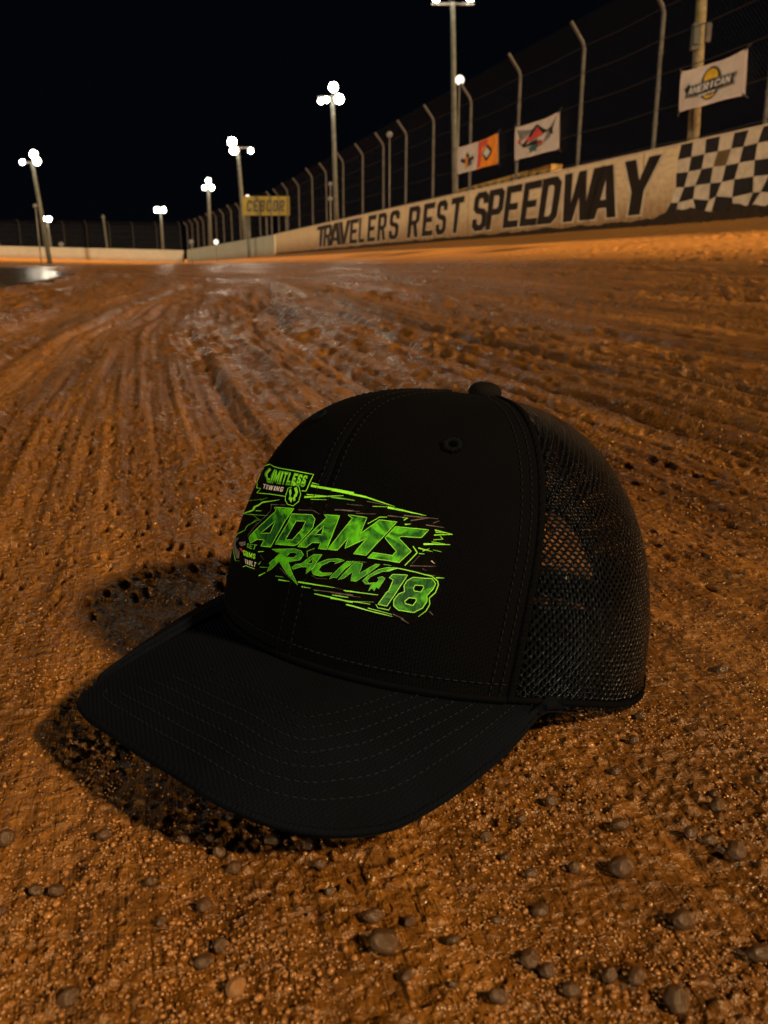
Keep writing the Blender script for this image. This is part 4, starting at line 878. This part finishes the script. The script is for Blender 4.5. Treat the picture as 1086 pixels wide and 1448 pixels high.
# long speed streaks
for c_, a_, b_, w_, mt in [
  (1,(735,285),(1086,350),(3.2,2.6),'lime'),(2,(-6,140),(290,205),(2.8,2.4),'lime'),(2,(280,203),(530,285),(2.2,.3),'lime'),(1,(745,262),(800,275),(1.2,.4),'lime'),(1,(700,360),(900,378),(1.2,.8),'lime'),(1,(680,382),(1000,372),(2.4,.5),'lime'),
  (1,(860,375),(1086,410),(1.2,1),'lime_dim'),(2,(-6,205),(190,232),(1.5,.3),'lime_dim'),(2,(340,283),(480,288),(.8,.3),'lime'),(2,(470,292),(800,360),(3.0,.3),'lime'),(2,(520,300),(640,330),(2.0,.4),'lime_dim'),(1,(730,400),(860,405),(.8,.3),'lime'),
  (2,(290,240),(480,275),(1.2,.3),'print_grey'),(2,(120,262),(260,275),(.8,.3),'print_grey'),(2,(20,312),(230,325),(1.4,.6),'print_grey'),(2,(200,340),(370,348),(1,.3),'print_grey'),(2,(470,362),(640,380),(1.6,.5),'print_grey'),(2,(610,360),(905,388),(1.6,.4),'print_grey'),(2,(670,402),(830,380),(1.6,.4),'print_grey'),(2,(800,440),(955,462),(1.4,.3),'print_grey'),(2,(860,425),(915,405),(.9,.3),'print_grey'),
  (1,(930,490),(1086,497),(1,.6),'print_grey'),(1,(630,490),(750,495),(1,.6),'print_grey'),(1,(750,495),(805,530),(.8,.3),'print_grey'),(1,(405,445),(530,450),(.9,.6),'print_grey'),(1,(412,448),(405,500),(.7,.5),'print_grey'),(1,(405,500),(190,715),(.7,.4),'print_grey'),
  (2,(300,430),(395,378),(1,.7),'lime'),(2,(395,375),(465,374),(1,.6),'lime'),(2,(610,400),(645,380),(1.2,.6),'lime'),(2,(600,378),(645,382),(.8,.5),'lime'),(2,(620,435),(670,430),(1.6,.5),'lime'),
  (2,(875,482),(1025,518),(1.2,.6),'lime'),(2,(1025,518),(870,525),(.6,1.2),'lime'),(2,(880,500),(960,508),(.9,.4),'lime'),(2,(865,565),(945,560),(.8,.4),'lime'),(2,(945,560),(920,532),(.9,.4),'lime'),(2,(780,600),(1005,605),(2.4,.5),'lime'),(2,(850,583),(960,600),(.8,.4),'lime'),(2,(735,635),(855,665),(1.6,.4),'lime'),(2,(770,660),(830,640),(1.2,.4),'lime'),(2,(740,682),(785,684),(.9,.5),'lime'),(2,(860,650),(930,665),(.9,.5),'lime_dim'),
  (2,(690,620),(725,675),(1.1,1.4),'lime'),(2,(725,675),(620,784),(1.4,1.),'lime'),(2,(745,700),(680,770),(.6,.4),'print_grey'),(4,(665,243),(885,245),(1.2,.4),'print_grey'),(4,(770,265),(805,285),(.6,.3),'print_grey'),(4,(845,200),(875,225),(1.2,.3),'ink_pale'),(4,(805,315),(880,330),(1,.3),'print_grey'),(4,(885,345),(955,347),(1.3,.4),'lime'),
  (1,(240,418),(310,400),(.8,.4),'lime_dim'),(1,(300,412),(380,390),(.8,.3),'lime_dim'),(1,(160,528),(330,430),(1.1,2.2),'lime'),(1,(330,430),(480,405),(2.2,.3),'lime'),(1,(160,528),(250,490),(.8,.5),'lime'),(1,(160,528),(380,540),(1.,.4),'lime_dim'),(1,(265,500),(330,500),(1.1,.4),'lime'),(1,(240,535),(320,580),(.6,.4),'lime_dim'),(1,(310,575),(200,620),(.8,.5),'lime_dim'),(1,(200,700),(290,600),(.5,.3),'print_grey'),
  (3,(620,500),(930,548),(2.2,.5),'lime'),(3,(930,548),(1060,580),(.8,.3),'print_grey'),(3,(1010,572),(1086,580),(.9,.9),'lime'),(3,(650,540),(725,552),(1.3,.4),'lime'),(3,(455,483),(545,497),(1.8,.5),'lime'),(3,(430,450),(500,462),(.9,.3),'lime_dim'),(3,(760,570),(830,575),(1.,.3),'lime_dim'),(3,(750,565),(1086,612),(.7,1.4),'print_grey'),(3,(760,600),(1086,672),(1.2,1.8),'lime'),(3,(910,612),(1050,632),(.8,.4),'lime'),(3,(1030,690),(1086,704),(1.2,1.),'lime'),
  (4,(120,455),(395,487),(1.4,.6),'lime'),(4,(0,470),(245,510),(1.2,.5),'print_grey'),(4,(-10,517),(330,567),(1.8,.5),'lime'),(4,(30,492),(140,508),(1.,.4),'lime'),(4,(130,570),(360,632),(1.8,.9),'lime'),(4,(360,632),(515,672),(1.2,.4),'lime'),(4,(520,652),(610,692),(1.4,.4),'print_grey'),(4,(590,690),(655,732),(1.,.5),'print_grey'),(4,(310,598),(510,655),(1.,.4),'lime'),(4,(200,545),(360,550),(.7,.3),'lime_dim'),(4,(830,632),(860,662),(1.2,.4),'print_grey'),(4,(170,205),(290,212),(.7,.3),'lime_dim'),(4,(440,232),(510,242),(.7,.3),'lime_dim'),
  (3,(290,245),(340,240),(1.1,.5),'lime'),(3,(290,350),(312,325),(1.,.6),'lime_dim'),(3,(290,448),(345,420),(1.4,.4),'lime'),(3,(145,372),(180,362),(.9,.6),'lime'),(3,(180,362),(255,390),(.9,.6),'lime'),(3,(300,372),(390,382),(.8,.3),'lime_dim'),(3,(310,275),(335,310),(.5,.3),'print_grey'),(3,(465,378),(560,480),(.5,.4),'print_grey'),(3,(735,445),(780,472),(.5,.3),'print_grey'),(3,(780,472),(870,474),(.5,.3),'print_grey'),(3,(700,290),(695,240),(.7,.7),'lime_dim'),(3,(695,240),(760,215),(.7,.5),'lime_dim')]:
    ribbon('streaks', mt, px(c_, [a_, b_]), list(w_), .00045)
# outer contour of the number
ribbon('number', 'lime', px(4, [(470,285),(560,262),(700,292),(850,332),(900,375),(905,405),(880,470),(828,515),(832,570),(800,625),(735,675)]), [.9, 1., 1., 1.1, 1.1, 1.1, 1.1, 1., .9, .8, .3], .0006)
ribbon('number', 'lime', px(4, [(378,568),(395,598),(485,618),(500,590)]), [.6, .8, .8, .4], .0006)
# top left badge
def quad(c_, TL, TR, BR, BL): 
    a, b, c, d = [np.array(p, float) for p in px(c_, [TL, TR, BR, BL])]
    return lambda x, y: tuple((d*(1-x)+c*x)*(1-y)+(a*(1-x)+b*x)*y)
def logo_word(part, mat, word, q, gap=.10, sh=0., off=.0006):
    n = len(word); wid = [.5 if ch == 'I' else 1.5 if ch in 'WM' else 1. for ch in word]; tot = sum(wid); x0 = 0
    for ch, wd_ in zip(word, wid):
        f = lambda p: q(min(1, max(0, (x0+wd_*(gap/2+(1-gap)*p[0]))/tot+sh*(p[1]-.5))), p[1])
        o_, hs = G[ch]; 
        if ch == 'I': o_ = [(0,0),(1,0),(1,1),(0,1)]
        logo_poly(part, mat, [f(p) for p in o_], [[f(p) for p in h] for h in hs], off, 5.); x0 += wd_
logo_word('sponsor_badge', 'lime_dim', 'LIMITLESS', quad(1, (374,140), (722,202), (685,300), (352,262)))
logo_word('sponsor_badge', 'lime', 'LIMITLESS', quad(1, (380,152), (722,210), (693,275), (362,240)), .30, 0, .0008)
logo_word('sponsor_badge', 'print_white', 'TOWING', quad(1, (322,274), (522,302), (510,340), (312,312)), .26)
for pts, wd_ in (([(305,122),(385,108),(400,125),(760,190),(695,332),(660,330)], 1.1), ([(305,180),(245,308),(290,312),(262,350),(400,358),(530,378)], 1.0), ([(530,375),(528,410),(545,445),(590,458),(635,420),(652,360),(640,300),(610,280)], .9), ([(530,375),(550,310),(580,300)], .8)): ribbon('sponsor_badge', 'lime', px(1, pts), wd_)
for pts in ([(560,330),(575,310),(580,350),(570,380),(590,395),(575,430),(556,400),(565,370)], [(600,310),(622,300),(632,340),(622,375),(600,400),(598,370),(612,350)], [(585,270),(610,262),(625,278),(600,292)], [(590,385),(605,378),(610,410),(595,420)]): logo_poly('sponsor_badge', 'lime', px(1, pts), (), .0006, 3.)
# small badge on the left edge
ribbon('small_badge', 'lime_dim', px(1, [(300,565),(200,625),(110,700),(68,800),(60,870),(75,925),(105,925)]), [.5, 1.1, 1.2, 1.1, .9, .6, .4])
for pts in ([(100,740),(130,730),(125,800),(100,860),(95,905),(75,900),(80,830)], [(140,770),(165,760),(170,790),(150,805)]): logo_poly('small_badge', 'print_grey', px(1, pts), (), .0005, 3.)
logo_poly('small_badge', 'print_red', px(1, [(134,822),(148,820),(152,850),(136,852)]), (), .0005, 3.)
logo_word('small_badge', 'lime_dim', 'GET', quad(1, (190,775), (290,788), (270,832), (190,812)), .2)
logo_word('small_badge', 'lime', 'GRIMS', quad(1, (150,832), (274,868), (266,910), (152,878)), .24)
logo_word('small_badge', 'print_white', 'VAULT', quad(1, (165,905), (278,940), (266,978), (170,945)), .3)
lroot = empty('printed_logo'); lroot.parent = cap
for (part, mt), m in LG.items():
    o = m.build(part, M[mt], lroot)

# ---------------------------------------------------------------- pebbles and grit
def stone_mat(name, c):
    t = NT(name); tcn = t.n('ShaderNodeTexCoord'); v = (tcn, 'Object'); n = t.noise(v, 400, 5, .65); 
    inf = t.n('ShaderNodeObjectInfo'); r = t.ramp(n, [(.3, tuple(x*.6 for x in c)), (.7, tuple(x*1.25 for x in c))])
    t.link(r, 'Base Color'); t.b.inputs['Roughness'].default_value = .24; t.link(t.bump(t.noise(v, 500, 4, .6), .5, .0006), 'Normal'); return t.m
M['stone'] = stone_mat('damp_brown_stone', (.058, .031, .014)); M['stone_tan'] = stone_mat('tan_stone', (.20, .10, .035)); M['stone_clay'] = stone_mat('clay_crumb', (.21, .10, .03))
def pebble_mesh(seed):
    n1, n2 = 20, 14; V = []; F = []; rg = np.random.default_rng(seed); sc = rg.uniform(.8, 1.12, 3)*np.array([1, 1, .82])
    dirs = rg.normal(size=(9, 3)); dirs /= np.linalg.norm(dirs, axis=1, keepdims=True); cut = rg.uniform(.88, 1.05, 9)
    for j in range(n2+1):
        th = math.pi*j/n2
        for i in range(n1):
            a = 2*math.pi*i/n1; d = np.array([math.sin(th)*math.cos(a), math.sin(th)*math.sin(a), math.cos(th)]); r_ = 1.
            dots = dirs@d; r_ = min([1.0]+[c_/q for c_, q in zip(cut, dots) if q > .35]); r_ = r_*.8+.2*min(1, r_+.1)
            r_ *= 1+.05*math.sin(5*d[0]+seed)+.04*math.sin(9*d[1]+seed*2)+.03*math.sin(13*d[2]+7*d[0])
            V.append(d*sc*r_)
    for j in range(n2):
        for i in range(n1): F.append((j*n1+i, (j+1)*n1+i, (j+1)*n1+(i+1) % n1, j*n1+(i+1) % n1))
    me = bpy.data.meshes.new('pebble'); me.from_pydata([tuple(v) for v in V], [], F); me.polygons.foreach_set('use_smooth', [True]*len(F)); me.update(); return me
meshes = []
for k in range(8):
    me = pebble_mesh(k+3); me.materials.append(M['stone']); meshes.append(me)
metan = pebble_mesh(40); metan.materials.append(M['stone_tan'])
PEB = [(.073,.232,.0046,'largest round pebble, casting a dark shadow below the right half of the cap'),(.085,.21,.0034,'large smooth pebble low at the right, just above the bottom right cluster'),(0,.2,.0039,'big pebble alone at the bottom centre of the dirt'),(-.038,.185,.0029,'tan orange pebble near the bottom edge left of centre'),
 (-.048,.194,.0025,'dark angular pebble just left of the tan orange one'),(-.08,.182,.0030,'round pebble in the bottom left corner'),(.074,.182,.0038,'big blurred pebble at the bottom edge on the right'),(.039,.195,.0028,'dark shadowed pebble at the bottom, leftmost of a row of three'),(.059,.19,.0024,'middle pebble of the row of three at the bottom right'),(.066,.19,.0026,'right hand pebble of the row of three at the bottom'),
 (.101,.197,.0032,'pebble at the right edge near the bottom corner'),(-.036,.245,.003,'round pebble directly under the front edge of the cap bill'),(-.122,.246,.003,'pebble touching the left edge of the picture'),(-.091,.248,.0028,'lone pebble left of the bill shadow'),(.155,.371,.0034,'rough pebble on the ridge right of the mesh side of the cap'),(-.118,.294,.0022,'small pebble inside the shadow under the left bill corner'),(.097,.306,.0025,'flat pebble on a clod just right of the bill'),(.111,.239,.0031,'pebble near the right edge beside the largest one'),(.078,.253,.0028,'pointed pebble above the largest round pebble'),(.085,.286,.0023,'small shiny pebble between bill and right edge')]
PEB2 = [(.048,.185,.0024),(.006,.189,.0018),(-.003,.21,.0026),(.007,.209,.0018),(.059,.233,.0024),(.045,.23,.0019),(.045,.214,.0024),(.038,.238,.002),(.114,.264,.0024),(.116,.272,.002),(.105,.246,.0021),(.107,.242,.0018),(.1,.249,.0025),(.135,.28,.002),(.019,.202,.0018),(.033,.247,.0021),(.046,.257,.0017),(.058,.267,.0024),(.043,.191,.0024),(.029,.182,.0023),(-.056,.248,.0018),(.105,.326,.002),(-.123,.337,.0015),(.018,.187,.0013),(-.016,.221,.0015),(.032,.21,.0014),
 (-.064,.246,.0022),(-.052,.240,.002),(-.046,.232,.0026),(-.07,.226,.002),(-.103,.222,.0022),(-.097,.222,.0026),(-.11,.212,.0022),(-.052,.215,.0024),(-.063,.209,.0018),(-.045,.20,.0022),(-.02,.234,.0024),(-.024,.243,.0018)]
for k, (x, y, r_) in enumerate(PEB2):   # name the small ones by the nearest big one
    nb = min(PEB, key=lambda p: math.hypot(p[0]-x, p[1]-y)); dx, dy = x-nb[0], y-nb[1]; dist = math.hypot(dx, dy)
    side = ('right of' if dx > 0 else 'left of') if abs(dx) > abs(dy) else ('beyond' if dy > 0 else 'in front of')
    short = nb[3].split(',')[0]
    PEB2[k] = (x, y, r_, ('tiny' if r_ < .0017 else 'small' if r_ < .0022 else 'medium')+' pebble '+('close ' if dist < .012 else '')+side+' the '+' '.join(short.split()[:9]))
by_lab = {}
for k, q in enumerate(PEB2): by_lab.setdefault(q[3], []).append(k)
for lab, ks in by_lab.items():      # where two would read alike, say which is larger
    if len(ks) > 1:
        ks.sort(key=lambda k: -PEB2[k][2]-1e-4*PEB2[k][1])
        for k, wd_ in zip(ks, ('larger', 'lesser', 'least')): PEB2[k] = PEB2[k][:3]+(wd_+' '+' '.join(lab.split()[1:15]),)
for k, (x, y, r_, *lab) in enumerate(PEB+PEB2):
    o = bpy.data.objects.new('pebble', metan if k == 3 else meshes[k % 8]); col.objects.link(o)
    o.location = (x, y, float(ground_z(x, y)[0])+r_*.50); o.scale = (r_, r_*rng.uniform(.85, 1.1), r_*rng.uniform(.8, 1)); o.rotation_euler = (rng.uniform(-.5, .5), rng.uniform(-.5, .5), rng.uniform(0, 6.28))
    tag(o, lab[0] if lab else 'small round brown pebble half sunk in the dirt in front of the cap', 'pebble', 'loose pebbles on the dirt in front of the cap')
# grit: thousands of crumbs, one object
def build_grit():
    rg = np.random.default_rng(21); n = 42000
    r = np.exp(rg.uniform(np.log(.165), np.log(1.3), n)); th = rg.uniform(-.56, .56, n)
    x = r*np.sin(th); y = r*np.cos(th); s = np.exp(rg.normal(np.log(.00042), .40, n))*np.where(r > .6, 1.7, 1.)
    s = np.minimum(s, .0022); dens = perlin(x*22, y*22, 50); keep = dens > rg.uniform(-.5, .35, n); keep &= ~((r > .5) & (rg.random(n) < .6))
    x, y, s = x[keep], y[keep], s[keep]; n = len(x); z = ground_z(x, y)
    base = np.array([(1,0,0),(-1,0,0),(0,1,0),(0,-1,0),(0,0,1),(0,0,-1)], float)
    F0 = np.array([(0,2,4),(2,1,4),(1,3,4),(3,0,4),(2,0,5),(1,2,5),(3,1,5),(0,3,5)])
    # one subdivision of the octahedron, pushed outwards
    E_ = {}; V0 = [b for b in base]; F1 = []
    def mid(a, b):
        k = (min(a, b), max(a, b))
        if k not in E_: m = (V0[a]+V0[b])/2; V0.append(m/np.linalg.norm(m)); E_[k] = len(V0)-1
        return E_[k]
    for a, b, c in F0: ab, bc, ca = mid(a, b), mid(b, c), mid(c, a); F1 += [(a, ab, ca), (ab, b, bc), (ca, bc, c), (ab, bc, ca)]
    V0 = np.array(V0); F1 = np.array(F1); m = len(V0)
    sc = s[:, None, None]*rg.uniform(.65, 1.25, (n, 1, 3))*(1+rg.uniform(-.18, .18, (n, m, 1)))
    a = rg.uniform(0, 6.28, n); V = V0[None]*sc; c, s_ = np.cos(a)[:, None], np.sin(a)[:, None]
    V = np.stack([V[..., 0]*c-V[..., 1]*s_+x[:, None], V[..., 0]*s_+V[..., 1]*c+y[:, None], V[..., 2]*.85+z[:, None]+s[:, None]*.25], -1)
    F = (F1[None]+np.arange(n)[:, None, None]*m).reshape(-1, 3); V = V.reshape(-1, 3)
    me = bpy.data.meshes.new('grit'); me.vertices.add(len(V)); me.vertices.foreach_set('co', V.ravel()); me.loops.add(F.size); me.loops.foreach_set('vertex_index', F.ravel())
    me.polygons.add(len(F)); me.polygons.foreach_set('loop_start', np.arange(0, F.size, 3)); me.polygons.foreach_set('use_smooth', np.ones(len(F), bool)); me.update(calc_edges=True); me.materials.append(M['stone_clay'])
    o = bpy.data.objects.new('grit', me); col.objects.link(o); tag(o, 'fine clay grit and crumbs scattered over the damp dirt', 'grit', kind='stuff')
build_grit()
